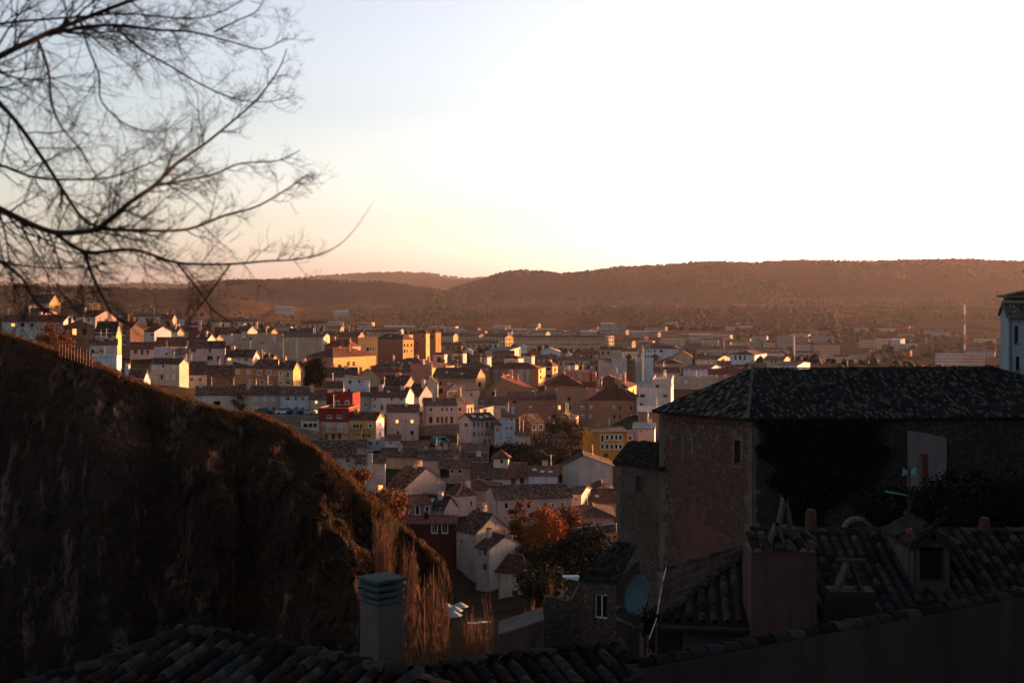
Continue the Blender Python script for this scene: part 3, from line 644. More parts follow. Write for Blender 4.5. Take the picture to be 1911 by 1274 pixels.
H('grey apartment block with balconies and a yellow sunlit end', 1017,1031,1041, 683,712,598,-28,'h',674,'concrete','red',w='688 4 1024:9k;701 4 1024:9k', sw='690 7 1036:4k', chim=1, **AP, side='sunglow')
H('low striped brick block behind the grey balconied block', 1041,1100,None, 695,716,602,-2,'s',689,'terra','red',brk=True,w='700 6 1046:6s 1057:6s 1068:6s 1082:6s', pil=[(1044,1049,'concrete'),(1055,1060,'concrete'),(1080,1086,'concrete')], d=11, **AP)
H('dim brick apartment block left of the striped one with white balconies', 862,913,None, 685,704,575,-3,'h',671,'brickd','brn',brk=True,w='688 5 885:7w 893:5k 908:6w', d=14, chim=1, **AP)
# --- white roof cubes
for a in ((808,829,835,661,657,668),(844,864,871,659,654,680),(896,909,917,666,661,655),(941,967,977,668,663,625),(976,992,998,664,659,650),(1057,1073,1079,681,676,612)):
    nm = {808:'left end', 844:'second from the left', 896:'beside the pale awning roof', 941:'largest, under the tall flue', 976:'greyish, behind the largest', 1057:'rightmost, over the striped roofs'}[a[0]]
    H('white roof house with a sunlit side: '+nm, a[0],a[1],a[2],a[3],a[3]+14,a[5],-30,'h',a[4],'white','red',w=f'{a[3]+6} 3 {(a[0]+a[1])//2-2}:2k',chim=0,aer=0,group='white roof houses catching the sun')
# --- middle right
H('white modern block with long dark windows beside the brick row', 1188,1252,1257, 724,766,436,-8,'0',0,'white',w='738 5 1190:3k 1199:8k 1242:8k;754 5 1197:5k')
H('upper storey block of white modern flats with a sunlit pillar', 1217,1253,1257, 708,726,445,-8,'0',0,'pink',w='720 5 1227:7k 1248:6s', ctl=False)
H('plain brick wall building below the white modern block, left of the old tower roof', 1191,1240,None, 768,806,405,-2,'s',757,'brick','pale',brk=True,d=10, chim=0)
H('tall blank white party wall with a slanting top', 1117,1142,None, 676,716,566,-10,'l',672,'pink','red',d=8, chim=0, aer=0)
H('tall blank grey party wall left of the crane', 1142,1170,None, 671,716,562,-2,'0',0,'concrete',d=9)
H('brown striped narrow block between two blank walls', 1170,1185,None, 676,716,565,-2,'0',0,'brown',brk=True,d=8)
H('tall blank pale block directly behind the crane', 1185,1219,None, 670,718,568,-2,'0',0,'whiteb',d=9, aer=1)
H('pale institutional building with a red roof and small windows right of the crane', 1200,1268,None, 650,676,850,-2,'h',643,'whiteb','red',w='655 4 1205:2k 1210:2k 1215:2k 1222:3k 1234:6k;665 4 1205:2k 1210:2k 1215:2k', d=14, chim=0)
H('flat grey brown house below the institutional building', 1222,1272,None, 678,694,640,-2,'h',667,'tan','red',w='684 4 1235:5s 1246:4s', d=14)
H('long house with a rust roof left of the low white hall', 1220,1268,None, 694,712,600,-3,'g',685,'tan','brn',w='701 5 1226:4s 1240:5s', d=12)
H('low wide beige building with a sunlit corner behind the white modern flats', 1257,1340,None, 704,722,560,-2,'0',0,'tan',w='712 5 1280:7s', d=10)
H('white hall with small windows and a red roof left of the old tower roof', 1275,1324,1346, 687,700,622,-22,'g',680,'whiteb','red',w='690 3 1281:2k 1290:2k 1296:2k 1303:3k 1312:2k', chim=0)
H('brick terrace with pale windows just over the old roof edge', 1322,1396,None, 697,716,590,-2,'g',688,'brick','red',brk=True,w='701 4 1328:5w 1337:6w 1353:6w', d=12, **AP)
H('long salmon house with three lit end windows', 1297,1340,1362, 669,686,725,-26,'g',662,'tan','red',w='676 5 1304:7s 1316:6s 1328:5s', sw='678 5 1345:3k 1350:3k 1356:3k', chim=0)
H('pale villa with tall windows and a maroon domed roof', 1362,1408,1432, 661,678,780,-28,'h',653,'whiteb','red',w='667 8 1373:4k 1381:4k 1390:3k', d=22, chim=0)
H('small white belvedere rising behind the maroon domed roof', 1386,1404,None, 651,662,800,-2,'h',647,'white','red',w='654 3 1391:2k', d=9, chim=0)
H('long white wing right of the domed villa', 1430,1464,None, 658,670,810,-2,'g',655,'white','red', d=12)
H('brown roofed house with two small windows below the white wing', 1424,1462,1474, 672,684,700,-20,'g',664,'tan','brn',w='675 3 1440:3k 1447:3k')
H('low white cottages just above the old tower ridge', 1447,1488,1512, 681,694,640,-24,'g',674,'whiteb','gry',w='683 3 1455:2k 1462:2k 1470:2k', chim=0)
H('long buff terraced housing with a crest of sunlit chimneys', 1272,1400,None, 649,668,1150,-2,'g',645,'tan','red',g=(26,3,.4,.45,'kw'), d=14, chim=6, **AP)
H('brown roofed house left of the salmon house', 1256,1292,None, 665,680,690,4,'f',655,'tan','red',d=14, chim=1)
# --- long far blocks and industry
H('very long brick barracks like block across the middle distance', 958,1128,None, 630,656,1260,-2,'g',626,'tan','red',g=(42,3,.42,.42,'wk'), d=14, chim=5, **AP)
H('taller end block of the very long brick building', 1128,1136,1146, 627,656,1250,-40,'0',0,'tan',g=(2,4,.4,.5), sg=(2,4,.5,.5), **AP)
H('short block with a bright golden end in the middle distance', 900,943,958, 628,654,1220,-40,'g',623,'tan','red',g=(7,3,.4,.4), sg=(3,3,.4,.5), **AP, side='sunglow')
H('tan apartment block with a lit strip right of the golden towers', 823,846,855, 626,652,1150,-30,'g',621,'tan','red',g=(6,4,.4,.4), sg=(2,4,.4,.5), **AP, side='sunglow')
H('flat fronted block with many windows behind the tan apartment block', 855,902,None, 630,652,1300,-2,'0',0,'tan',g=(12,4,.4,.4,'wk'), d=12, **AP)
H('pinkish row of flats behind the golden balconies', 684,742,None, 620,640,1330,-2,'g',615,'tan','red',g=(12,2,.4,.4,'wk'), d=12, chim=2, **AP)
H('teal roofed hall with a strip of dark windows', 905,942,966, 655,664,930,-28,'s',646,'cream','teal',g=(12,1,.6,.5), d=22, **SH)
H('white gabled warehouse with a small dark door', 1010,1046,None, 656,668,920,4,'f',650,'whiteb','pale',w='661 4 1029:3k', d=18, chim=0, **SH)
H('tiny white gabled shed right of the larger white warehouse', 1055,1067,None, 662,670,930,2,'f',658,'whiteb','pale',d=9, chim=0, **SH)
H('small white gabled shed behind the teal roofed hall', 967,984,None, 648,656,1010,2,'f',644,'whiteb','pale',d=9, chim=0, **SH)
H('pale gabled shed left of the teal roofed hall', 864,882,None, 655,664,900,2,'f',651,'whiteb','pale',d=9, chim=0, **SH)
H('white gabled shed between the teal hall and the white roof houses', 947,960,None, 660,668,860,2,'f',655,'whiteb','pale',d=9, chim=0, **SH)
FARC = dict(whiteb=(.24,.27,.29), white=(.27,.27,.27), concrete=(.22,.21,.205), cream=(.28,.24,.2))
for i, (a, b, y, yb, D, colr, nm) in enumerate(((669,693,608,620,1750,'cream','two storey pale farm building with dark windows beyond the pink row of flats'),
    (717,772,609,618,2100,'concrete','long grey works building on the plain above the golden brick block'),
    (1121,1147,604,622,2300,'whiteb','tall white factory block, left of the pair beyond the long brick building'),
    (1147,1169,607,622,2280,'concrete','grey white factory block, right of the pair beyond the long brick building'),
    (1003,1038,615,628,1950,'concrete','pale rectangular works hall left of the factory pair'),
    (950,982,615,628,1980,'cream','low cream works hall behind the short block with the golden end'),
    (1040,1076,621,630,1900,'whiteb','low bluish shed behind the very long brick block'),
    (1083,1114,619,629,1900,'concrete','second low shed right of the bluish one'),
    (1287,1326,624,641,1850,'whiteb','long pale four storey block with a bluish gable right of the crane jib'),
    (1326,1360,624,640,1900,'tan','tan block adjoining the long pale four storey block'),
    (1243,1286,628,640,1880,'brick','low brick sheds left of the long pale four storey block'),
    (1176,1236,619,629,2050,'whiteb','flat bluish industrial roofs behind the crane'),
    (838,872,615,624,2000,'whiteb','pale sheds on the plain right of the golden towers'),
    (514,548,574,581,2900,'whiteb','white farm sheds on the slope below the flat topped hill'),
    (623,650,581,586,2900,'whiteb','small white farm roof further right on the slope below the flat topped hill'),
    (612,640,600,608,2200,'white','white houses in a row beyond the brick blocks'),
    (455,463,593,603,1800,'whiteb','pair of pale silos on the plain'),
    (265,302,551,556,3400,'concrete','long pale greenhouse near the left skyline'),
    (1647,1672,599,609,3000,'ochre','ochre farmhouse alone on the far right plain'),
    (1775,1788,607,612,2900,'whiteb','small pale farm shed beside the striped mast'),
    (1120,1150,574,578,4600,'whiteb','distant greenhouse rows on the plain above the crane'),
    (1330,1350,592,600,3100,'whiteb','white roofed hamlet house among dark trees'))):
    H(nm, a, b, None, y, yb, D, -2, 'g' if i % 3 else '0', y - 2, FARC.get(colr, colr), 'pale' if colr != 'brick' else 'red', g=(max(3, int((b-a)/4)), 2 if yb-y > 9 else 1, .45, .45, 'kw') if D < 2400 else None, d=16, chim=0, aer=0, **SH)
for i, (a, b, x2, y, yb, D, colr, nz, nm) in enumerate(((1365,1390,None,638,662,1650,'tan',5,'grey tan flats left of the distant apartment group'),
    (1392,1421,None,637,662,1700,'concrete',5,'pale flats second from the left in the distant apartment group'),
    (1424,1447,None,640,662,1640,'tan',5,'brownish flats with white edges in the distant apartment group'),
    (1450,1484,None,626,664,1900,'concrete',7,'white terraced apartment tower stepped at the top with a pale mast beside it'),
    (1484,1512,None,642,668,1700,'whiteb',5,'bluish flats right of the stepped tower'),
    (1515,1557,None,628,652,2050,'concrete',5,'long white balconied block at the back of the distant group'),
    (1520,1567,None,645,672,1600,'tan',6,'wide grey brown flats in front of the white balconied block'),
    (1568,1603,None,640,676,1560,'brown',7,'brown apartment block with white balconies in the distant group'),
    (1603,1634,None,633,668,1800,'tan',7,'tall tan apartment block with vertical bands'),
    (1634,1658,None,632,664,1850,'beige',7,'beige tower like block right of the banded tan block'),
    (1661,1680,1693,633,652,1800,'whiteb',5,'white corner block with striped balconies at the right end of the distant group'),
    (1745,1800,None,660,690,1250,'pink',5,'big pinkish white apartment complex beyond the old roof, left half'),
    (1800,1838,None,655,690,1260,'pink',6,'big pinkish white apartment complex beyond the old roof, right half'),
    (1790,1830,None,684,694,1000,'whiteb',1,'long low white hall directly above the old roof at the right'),
    (1482,1540,None,664,684,1150,'tan',3,'buff houses with sunlit balconies above the old roof'),
    (1540,1592,None,668,688,1120,'tan',3,'buff houses with a slanting lit roof right of the sunlit balconies'))):
    H(nm, a, b, x2, y, yb, D, -24 if x2 else -2, '0' if i % 4 else 'g', y - 3, FARC.get(colr, colr), 'red', g=(max(4, int((b-a)/4.2)), nz, .42, .35, 'kwn'), sg=(3,nz,.5,.4) if x2 else None, d=16 if not x2 else None, chim=0, aer=0, **AP)
# --- dark roofs with lit gables left of centre
H('beige long office like block with white window panels on the upper left', 430,528,None, 625,662,560,-2,'0',0,'tan',w='632 8 467:7;630 14 455:5w;640 3 490:3k;630 12 512:6s;643 7 524:6s;631 12 433:5s', d=13, **AP)
H('beige block outlined with white trim next to the long office like block', 529,604,606, 628,668,562,-4,'g',622,'tan','gry',w='633 4 537:5w 547:6w;633 3 593:2k', pil=[(552,556,'white'),(600,604,'white')], d=12, chim=1, **AP)
H('pink gabled house above the pinkish white house', 380,398,421, 636,650,500,-34,'g',624,'pink','red', chim=1)
H('dark roof with a bright sliver of sunlit gable, left of two', 440,462,480, 617,630,640,-36,'g',607,'cream','brn', chim=2)
H('dark roof with a bright sliver of sunlit gable, right of two', 484,506,518, 619,630,660,-34,'g',612,'yellow','brn', chim=2)
H('long maroon roofed terrace behind the beige blocks', 540,602,None, 624,636,720,-2,'g',612,'pink','red', d=12, chim=4)
H('maroon roofed houses right above the pink gable', 352,440,None, 624,640,600,-2,'g',611,'pink','red', d=12, chim=4)
H('row of low houses with orange chimneys under the left plain', 300,352,None, 618,632,560,-2,'g',608,'tan','red', d=12, chim=3)
H('small gabled pinkish house behind the stepped sunlit house', 345,372,None, 607,618,680,2,'g',600,'pink','red', d=10, chim=2)
H('white cubic house with a dark window on the upper left plain', 333,345,None, 598,606,760,-2,'0',0,'whiteb',w='602 3 338:2k', d=8)
H('white cubic house with a dark window right of a brick chimney', 364,376,None, 599,606,760,-2,'0',0,'whiteb',w='603 3 370:2k', d=8)
H('salmon house with lit side wall on the upper left plain', 290,322,330, 594,606,800,-24,'g',586,'tan','red', chim=1)
# --- fillers whose look the photograph keeps vague
FL = ((250,300,590,600,780,'tan'),(385,430,601,610,900,'cream'),(436,480,600,607,1100,'pink'),(560,606,604,612,1000,'tan'),(820,862,644,652,900,'brick'),
      (868,930,640,648,1080,'tan'),(1080,1118,660,668,800,'brick'),(1120,1160,652,662,860,'tan'),(1160,1190,655,662,900,'cream'),(1000,1040,668,676,760,'brickd'),(1042,1100,672,682,700,'tan'),
      (1100,1118,680,690,660,'brick'),(920,960,660,668,800,'brickd'),(880,912,668,676,720,'brick'),(835,860,672,680,640,'brickd'),(838,860,680,690,600,'brick'),
      (1270,1300,655,664,900,'brick'),(1340,1364,680,688,680,'brickd'),(1396,1430,684,692,640,'tan'),(1512,1560,686,696,700,'brown'),(1600,1680,688,698,800,'brown'),
      (0,26,594,600,600,'brown'),(116,142,580,590,600,'pink'),(188,240,586,594,640,'brown'),(692,724,648,655,690,'brickd'))
PLACE = ('under the left hill line','beside the orange chimneys','left of the far brick towers','behind the beige blocks','at the foot of the golden towers','before the short golden ended block','in front of the long brick block','left of the crane mast','behind the blank walls','behind the largest white roof house',
         'left of the blank white party wall','just above the rightmost white roof house','beside the teal roofed hall','left of the pale awning roof','between the golden towers and white roof houses','under the second white roof house',
         'below the long buff terrace','right of the long salmon house','below the brown roofed villa row','just over the middle of the old ridge','over the old ridge near the striped mast','at the far left picture edge','left of the pink gable','right of the golden cube','left of the twin towers')
for (a, b, y, yb, D, cl), pl in zip(FL, PLACE):
    H('low roofed house, indistinct, '+pl, a, b, None, y, yb+4, D, random.choice((-6,-3,3)), 'g', y-6*560/D-2, cl, random.choice(('red','brn','old')), g=(max(2,int((b-a)/9)),1,.35,.45,'kw'), d=13, chim=random.choice((1,2,3)), group='low roofs filling the town')
# outside chimney of the tall white house
q = MB()
def tolocal(o, p): return Matrix.Rotation(-o.rotation_euler.z, 3, 'Z') @ (Vector(p) - Vector(o.location))
a_, c_ = tolocal(wh, P(685,936,278.2)), tolocal(wh, P(695,845,278.2))
q.box(a_.x, c_.x, a_.y-.5, a_.y+.45, a_.z-1, c_.z); ch = q.build('chimney', stucco(C['white']), wh)
q = MB(); q.box(a_.x-.1, c_.x+.1, a_.y-.6, a_.y+.55, c_.z+.35, c_.z+.47)
for sx in (a_.x+.1, c_.x-.1): q.box(sx-.08, sx+.08, a_.y-.4, a_.y+.35, c_.z+.002, c_.z+.35)
q.build('chimney_cap', plain('cap_tile', (.2,.11,.08), .9), ch)

# small far buildings of the lower town, too far to show parts
FM = []
for cl in ((.20,.15,.12),(.27,.25,.23),(.14,.06,.045),(.22,.24,.25),(.24,.17,.12)):
    for wd, dp, hh, rf_ in ((14,10,6,2.2),(22,11,8,2.0),(30,12,7,0.0)):
        q = MB(); q.box(-wd/2,wd/2,-dp/2,dp/2,-4,hh)
        if rf_: 
            q.face([(-wd/2-.4,-dp/2-.4,hh+.01),(wd/2+.4,-dp/2-.4,hh+.01),(wd/2+.4,0,hh+rf_),(-wd/2-.4,0,hh+rf_)],1); q.face([(wd/2+.4,dp/2+.4,hh+.01),(-wd/2-.4,dp/2+.4,hh+.01),(-wd/2-.4,0,hh+rf_),(wd/2+.4,0,hh+rf_)],1)
            q.face([(wd/2,-dp/2,hh),(wd/2,dp/2,hh),(wd/2,0,hh+rf_)]); q.face([(-wd/2,dp/2,hh),(-wd/2,-dp/2,hh),(-wd/2,0,hh+rf_)])
        for k_ in range(int(wd/3.5)):
            for z_ in (1.2, 4.2): q.box(-wd/2+1.2+k_*3.5,-wd/2+2.3+k_*3.5,-dp/2-.06,-dp/2-.003,z_,z_+1.3,2)
        FM.append(q.mesh('far_building', [stucco(cl), plain('far_roof', (.10,.05,.04), .9), GLASS]))
# ---------------------------------------------------------------- ground: one sheet, denser inside the view
HR = [1, 4, 8, 12, 20, 30, 45, 60, 100, 150, 200, 225, 260, 300, 350, 420, 470, 520, 590, 680, 800, 950, 1200, 1500, 1800, 2300, 3200, 5000, 8000, 16000]
HZ = [1.7, 1.7, 5, 8, 11, 15, 24, 33, 46, 48, 46, 47.5, 42.5, 40, 36.7, 37.2, 37.4, 38.2, 38.9, 39.7, 40.7, 43, 47.5, 52, 57.6, 63, 66, 66, 60, 40]
def ctrl(az=None, px=None, r=None, z=0, D=None):
    if px is not None: x, y = (px - CX) / F * D, D
    else: x, y = r * math.sin(R(az)), r * math.cos(R(az))
    return (x, y, z)
CT = [(x, y, z) for x, y, z in HOUSES]
for px, D, z in ((-300,30,-16),(-300,60,-42),(-300,120,-60),(-300,160,-64),(-100,190,-64),(100,160,-64),(100,190,-62),(300,190,-62),(450,190,-60),(600,185,-58),(300,30,-16),(300,60,-40),(300,110,-60),(300,150,-62),(600,110,-58),(600,150,-56),(800,30,-14),(800,60,-38),(800,110,-50),(760,140,-46),(760,165,-45),
                 (860,165,-46),(860,190,-43.5),(960,190,-43.8),(1000,210,-44),(1080,225,-43),(1100,190,-42),(1080,150,-40),(1080,110,-33),(1080,85,-28),(1100,40,-14),(1130,250,-40),(1000,240,-45),
                 (1300,60,-18),(1300,90,-27),(1300,110,-27),(1500,95,-15),(1500,75,-14),(1650,72,-12.6),(1850,72,-12.2),(1900,90,-12),(1850,105,-14),(1500,60,-13),(1500,15,-9),(1500,30,-12),(300,15,-9),(955,8,-6),(955,20,-11),
                 (1400,130,-26),(1700,130,-26),(1300,180,-36),(1600,200,-38),(1850,250,-38)):
    CT.append(ctrl(px=px, D=D, z=z))
for az, L in ((27, ((60,2),(100,2),(130,-6),(200,-38),(250,-40),(320,-38))), (35, ((60,6),(100,16),(150,14),(205,-18),(260,-38),(320,-38))), (46, ((30,-2),(60,12),(100,24),(150,24),(210,0),(290,-34))),
              (60, ((20,-2),(50,12),(100,28),(160,24),(250,-10),(360,-36))), (90, ((12,0),(30,8),(60,18),(120,32),(250,15),(450,-25))),
              (135, ((10,1),(30,14),(80,38),(150,50),(400,35))), (180, ((10,2),(30,18),(80,42),(150,52),(400,40))), (225, ((10,1),(30,14),(80,38),(150,48),(400,35))),
              (-90, ((15,-3),(40,-8),(90,-15),(160,10),(300,5))), (-60, ((20,-8),(50,-26),(90,-45),(150,-20),(220,5),(350,5))), (-38, ((30,-16),(70,-42),(120,-55),(170,-40),(230,-12),(330,-8)))):
    for r, z in L: CT.append(ctrl(az=az, r=r, z=z))  # unseen ground; the hills right and behind are raised for shade
CT = np.array(CT); CAZ = np.arctan2(CT[:,0], CT[:,1]); CR = np.log(np.maximum(np.hypot(CT[:,0], CT[:,1]), 1))
CRES = CT[:,2] + np.interp(np.exp(CR), HR, HZ)
RIDG = [   # distance, front width, back width, silhouette in the photograph
 (6600, 2100, 2500, ((700,570),(780,556),(830,545),(860,535),(905,521),(935,511),(960,506),(1000,507),(1050,513),(1100,507),(1150,500),(1230,497),(1300,491),(1340,490),(1400,492),(1440,489),(1500,487),(1600,489),(1700,487),(1800,485),(1911,489),(2300,494),(2800,510),(3600,540))),
 (5000, 800, 1500, ((200,560),(300,546),(360,536),(400,529),(430,522),(560,523),(700,525),(740,529),(800,539),(850,548),(900,560))),
 (11800, 2200, 2500, ((-1500,530),(-600,532),(0,528),(60,531),(120,534),(200,533),(240,530),(280,529),(330,533),(370,527),(410,524),(470,530),(520,522),(600,516),(680,511),(740,509),(800,511),(830,516),(880,521),(915,516),(960,525),(1911,528),(3500,530))),
 (3600, 1100, 900, ((-1800,540),(-600,541),(-100,537),(0,535),(100,537),(200,539),(350,543),(450,556),(560,578)))]
def gz(x, y, dist_noise=True):
    x = np.asarray(x, float).ravel(); y = np.asarray(y, float).ravel()
    r = np.maximum(np.hypot(x, y), 1.0); az = np.arctan2(x, y); z = -np.interp(r, HR, HZ)
    out = np.zeros_like(z); lr = np.log(r)
    for i in range(0, len(z), 4000):
        da = np.abs(az[i:i+4000, None] - CAZ[None]); da = np.minimum(da, 2*np.pi - da)
        d2 = da**2 + (0.6 * (lr[i:i+4000, None] - CR[None]))**2
        w = 1 / (d2 + 0.006**2)**1.5; out[i:i+4000] = (w * CRES[None]).sum(1) / (w.sum(1) + 1 / 0.16**3 * 3)
    fade = np.clip((3000 - r) / 1500, 0, 1)
    z = z + out * fade - 1.0
    px = CX + F * x / np.maximum(y, 1e-3)
    front = y > 200
    for Rr, fw, bw, prof in RIDG:
        pz = (YH - np.interp(px, [p[0] for p in prof], [p[1] for p in prof])) / F * Rr
        t = np.where(y < Rr, 1 - (Rr - y) / fw, 1 - (y - Rr) / bw); t = np.clip(t, 0, 1); t = t*t*(3-2*t)
        z = np.where(front, np.maximum(z, z + (pz - z) * t), z)
    rr = np.clip((r - 9000) / 2000, 0, 1) * ~front
    return z + rr * 150
def GZ(x, y): return float(gz([x], [y])[0])
pxs = np.concatenate([np.arange(-260, 2180, 5.0)])
azs = np.concatenate([np.arctan((pxs - CX) / F), np.linspace(math.atan((2180-CX)/F), 2*math.pi + math.atan((-265-CX)/F), 110, endpoint=False)[1:]])
rad = np.concatenate([[0.5, 2, 4], np.geomspace(6, 250, 46), np.geomspace(255, 1500, 70), np.geomspace(1550, 15500, 84)])
AZ, RR = np.meshgrid(azs, rad); gx = RR*np.sin(AZ); gy = RR*np.cos(AZ)
zz = gz(gx, gy).reshape(gx.shape)
# relief: undulation growing with distance
h_ = np.zeros_like(zz)
for i in range(len(rad)):
    if rad[i] > 1500:
        s_ = 1 / 260.0
        for j in range(len(pxs)): h_[i, j] = noise.fractal(Vector((gx[i,j]*s_, gy[i,j]*s_, 0.3)), 1.0, 2.1, 4) * 9 * min(1, (rad[i]-1500)/2500)
zz = zz + h_
n_a, n_r = len(azs), len(rad)
V = np.stack([gx.ravel(), gy.ravel(), zz.ravel()], 1)
idx = np.arange(n_a*n_r).reshape(n_r, n_a); nx_ = np.roll(idx, -1, 1)
Q = np.stack([idx[:-1].ravel(), nx_[:-1].ravel(), nx_[1:].ravel(), idx[1:].ravel()], 1)
me = bpy.data.meshes.new('ground'); me.from_pydata(V.tolist(), [], Q[:, ::-1].tolist())
me.polygons.foreach_set('use_smooth', [True]*len(me.polygons)); me.update()
g = NG('earth_and_fields'); v = g.coord('Object')
geo = g.n('ShaderNodeNewGeometry'); sp = g.n('ShaderNodeSeparateXYZ'); g.l(geo.outputs['Position'], sp.inputs[0])
near = g.mix(g.ramp(g.noise(v, .12, 6, .7), [(.35,0),(.65,1)]), (.025,.018,.013), (.05,.034,.024))
near = g.mix(g.ramp(g.noise(v, .6, 4, .7), [(.45,0),(.7,.8)]), near, (.028,.030,.016))
fv = g.coord('Object', (1/420, 1/900, 0)); nz_ = g.n('ShaderNodeTexNoise'); nz_.inputs['Scale'].default_value = 2; g.l(fv, nz_.inputs['Vector'])
wv = g.n('ShaderNodeVectorMath', operation='ADD'); sc_ = g.n('ShaderNodeVectorMath', operation='SCALE'); sc_.inputs['Scale'].default_value = .9
g.l(nz_.outputs['Color'], sc_.inputs[0]); g.l(fv, wv.inputs[0]); g.l(sc_.outputs[0], wv.inputs[1])
vo = g.n('ShaderNodeTexVoronoi'); vo.inputs['Scale'].default_value = 1.0; g.l(wv.outputs[0], vo.inputs['Vector'])
se = g.n('ShaderNodeSeparateColor'); g.l(vo.outputs['Color'], se.inputs[0])
fc = g.ramp(se.outputs[0], [(.1,(.055,.034,.024)),(.3,(.085,.043,.024)),(.5,(.06,.042,.032)),(.7,(.10,.058,.034)),(.88,(.04,.036,.022)),(1,(.075,.05,.038))])
fc = g.mix(g.ramp(g.noise(g.coord('Object',(1/60,1/200,0)), 1.0, 5, .75), [(.46,0),(.6,.85)]), fc, (.020,.020,.015))
hillc = g.mix(g.ramp(g.noise(g.coord('Object',(1/40,1/60,1/25)), 1.0, 6, .8), [(.38,0),(.56,1)]), (.030,.021,.019), (.016,.0135,.0125))
hz = g.ramp(g.math('ADD', g.math('DIVIDE', sp.outputs[2], 60.0), .95), [(0.15,0),(0.75,1)])
far = g.mix(hz, fc, hillc)
dist = g.n('ShaderNodeVectorMath', operation='LENGTH'); g.l(geo.outputs['Position'], dist.inputs[0])
col = g.mix(g.ramp(g.math('DIVIDE', dist.outputs['Value'], 4000.0), [(.22,0),(.4,1)]), near, far)
g.b.inputs['Specular IOR Level'].default_value = 0
me.materials.append(g.done(col, 1)); ground = link('ground', me); tag(ground, kind='structure')

# ---------------------------------------------------------------- the rock with the grassy crest
CREST = ((-1100,560,222),(-500,585,218),(-150,602,214),(0,622,211),(60,641,210),(110,656,209),(160,672,208),(220,702,208),(290,728,208),(350,750,210),(400,762,211),(440,768,211),(490,778,212),(530,796,211),
         (565,824,210),(600,850,208),(632,880,205),(665,912,201),(697,944,197),(718,962,199),(745,985,207),(778,1010,206),(806,1034,204),(826,1060,203),(838,1095,202),(846,1150,201),(850,1260,200))
cr = np.array(CREST, float); seg = np.r_[0, np.cumsum(np.hypot(np.diff(cr[:,0]), np.diff(cr[:,1])))]
NC = 520; ss = np.linspace(0, seg[-1], NC); ss = seg[-1]*(np.linspace(0,1,NC)**.72)
ccx, ccy, ccd = [np.interp(ss, seg, cr[:,i]) for i in range(3)]
rows = [('b',110,40),('b',70,24),('b',40,13),('b',22,6),('b',10,1.6),('b',4,.3)] + [('f',t) for t in np.r_[np.linspace(0,.14,18), np.linspace(.15,1,110)]]
CV = []; 
def fr(x, y, z, s, o=5): return noise.fractal(Vector((x*s, y*s, z*s)), 0.9, 2.0, o)
for ri, rw in enumerate(rows):
    for i in range(NC):
        px, py, D = ccx[i], ccy[i], ccd[i]
        if rw[0] == 'b':
            p = P(px, py, D); p = Vector((p.x, p.y + rw[1], p.z - rw[2])); a = .4
        else:
            t = rw[1]; Y = py + (1420 - py) * t; drop = (Y - py)
            A = 3.0 * min(1, drop/60) + 3.5*max(0, min(1, (drop-60)/70)) + 20 * max(0, (t-.1))**1.25
            # buttresses and hollows, as the photograph shows them
            A += 5*math.exp(-((px-390)/60)**2)*min(1,drop/150) - 4*math.exp(-((px-300)/40)**2)*min(1,drop/120) + 2*math.exp(-((px-190)/80)**2)*min(1,drop/150)
            A += 6*math.exp(-((px-540)/80)**2)*min(1,drop/120) - 4*math.exp(-((px-455)/25)**2)*min(1,drop/200)
            A += 8/(1+math.exp(-max(-30,min(30,((638+(Y-900)*.22)-px)/9))))*min(1,max(0,(Y-850)/90))*min(1,max(0,(px-500)/90))
            shrink = min(1.0, max(.12, (765-px)/90)); A *= shrink
            Dn = D - A; p = P(px, Y, Dn)
            a = min(1, .15 + drop/70)
        k = fr(p.x, p.y, p.z, .055); k2 = fr(p.x+31, p.y, p.z*.45, .16, 4); k3 = fr(p.x, p.y+50, p.z, .5, 3)
        vd = noise.voronoi(Vector((p.x*.16, p.y*.1, p.z*.11)))[0]; vd2 = noise.voronoi(Vector((p.x*.5, p.y*.4, p.z*.33+7)))[0]
        am = 2.4*k + 1.0*k2 + .7*k3 + 2.5*min(.45, vd[1]-vd[0])*2.2 + .9*min(.4, vd2[1]-vd2[0])*2.2 - 2.2
        a *= .4 if px < 200 else min(1, .4+(px-200)/200*.6)
        p.y -= am*a*min(1.0, max(.3,(880-px)/200)); p.x += (k2*1.6 + k3*.5)*a*.8; p.z += (k3*.5 + (k*1.2 if a > .5 else 0))*min(1,a)
        if rw[0] == 'b' or rw[1] < .01: p.z += .25*fr(p.x, p.y, 0, .35, 4)
        CV.append(tuple(p))
nR = len(rows); cf = []
for r in range(nR-1):
    for i in range(NC-1): cf.append((r*NC+i, (r+1)*NC+i, (r+1)*NC+i+1, r*NC+i+1))
me = bpy.data.meshes.new('rocky_hill'); me.from_pydata(CV, [], cf); me.polygons.foreach_set('use_smooth',[True]*len(cf)); me.update()
g = NG('rock_and_dry_grass'); v = g.coord('Object'); geo = g.n('ShaderNodeNewGeometry'); sp = g.n('ShaderNodeSeparateXYZ'); g.l(geo.outputs['True Normal'], sp.inputs[0])
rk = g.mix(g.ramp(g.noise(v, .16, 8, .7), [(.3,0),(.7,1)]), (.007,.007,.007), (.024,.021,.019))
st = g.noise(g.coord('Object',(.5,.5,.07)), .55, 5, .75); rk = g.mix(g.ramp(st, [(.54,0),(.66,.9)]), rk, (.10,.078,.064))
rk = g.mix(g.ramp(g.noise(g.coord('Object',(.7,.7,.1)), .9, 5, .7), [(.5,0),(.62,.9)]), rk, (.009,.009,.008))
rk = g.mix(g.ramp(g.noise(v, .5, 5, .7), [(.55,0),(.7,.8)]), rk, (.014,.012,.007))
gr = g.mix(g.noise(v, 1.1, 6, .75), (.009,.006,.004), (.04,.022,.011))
c = g.mix(g.ramp(sp.outputs[2], [(.64,0),(.85,1)]), rk, gr)
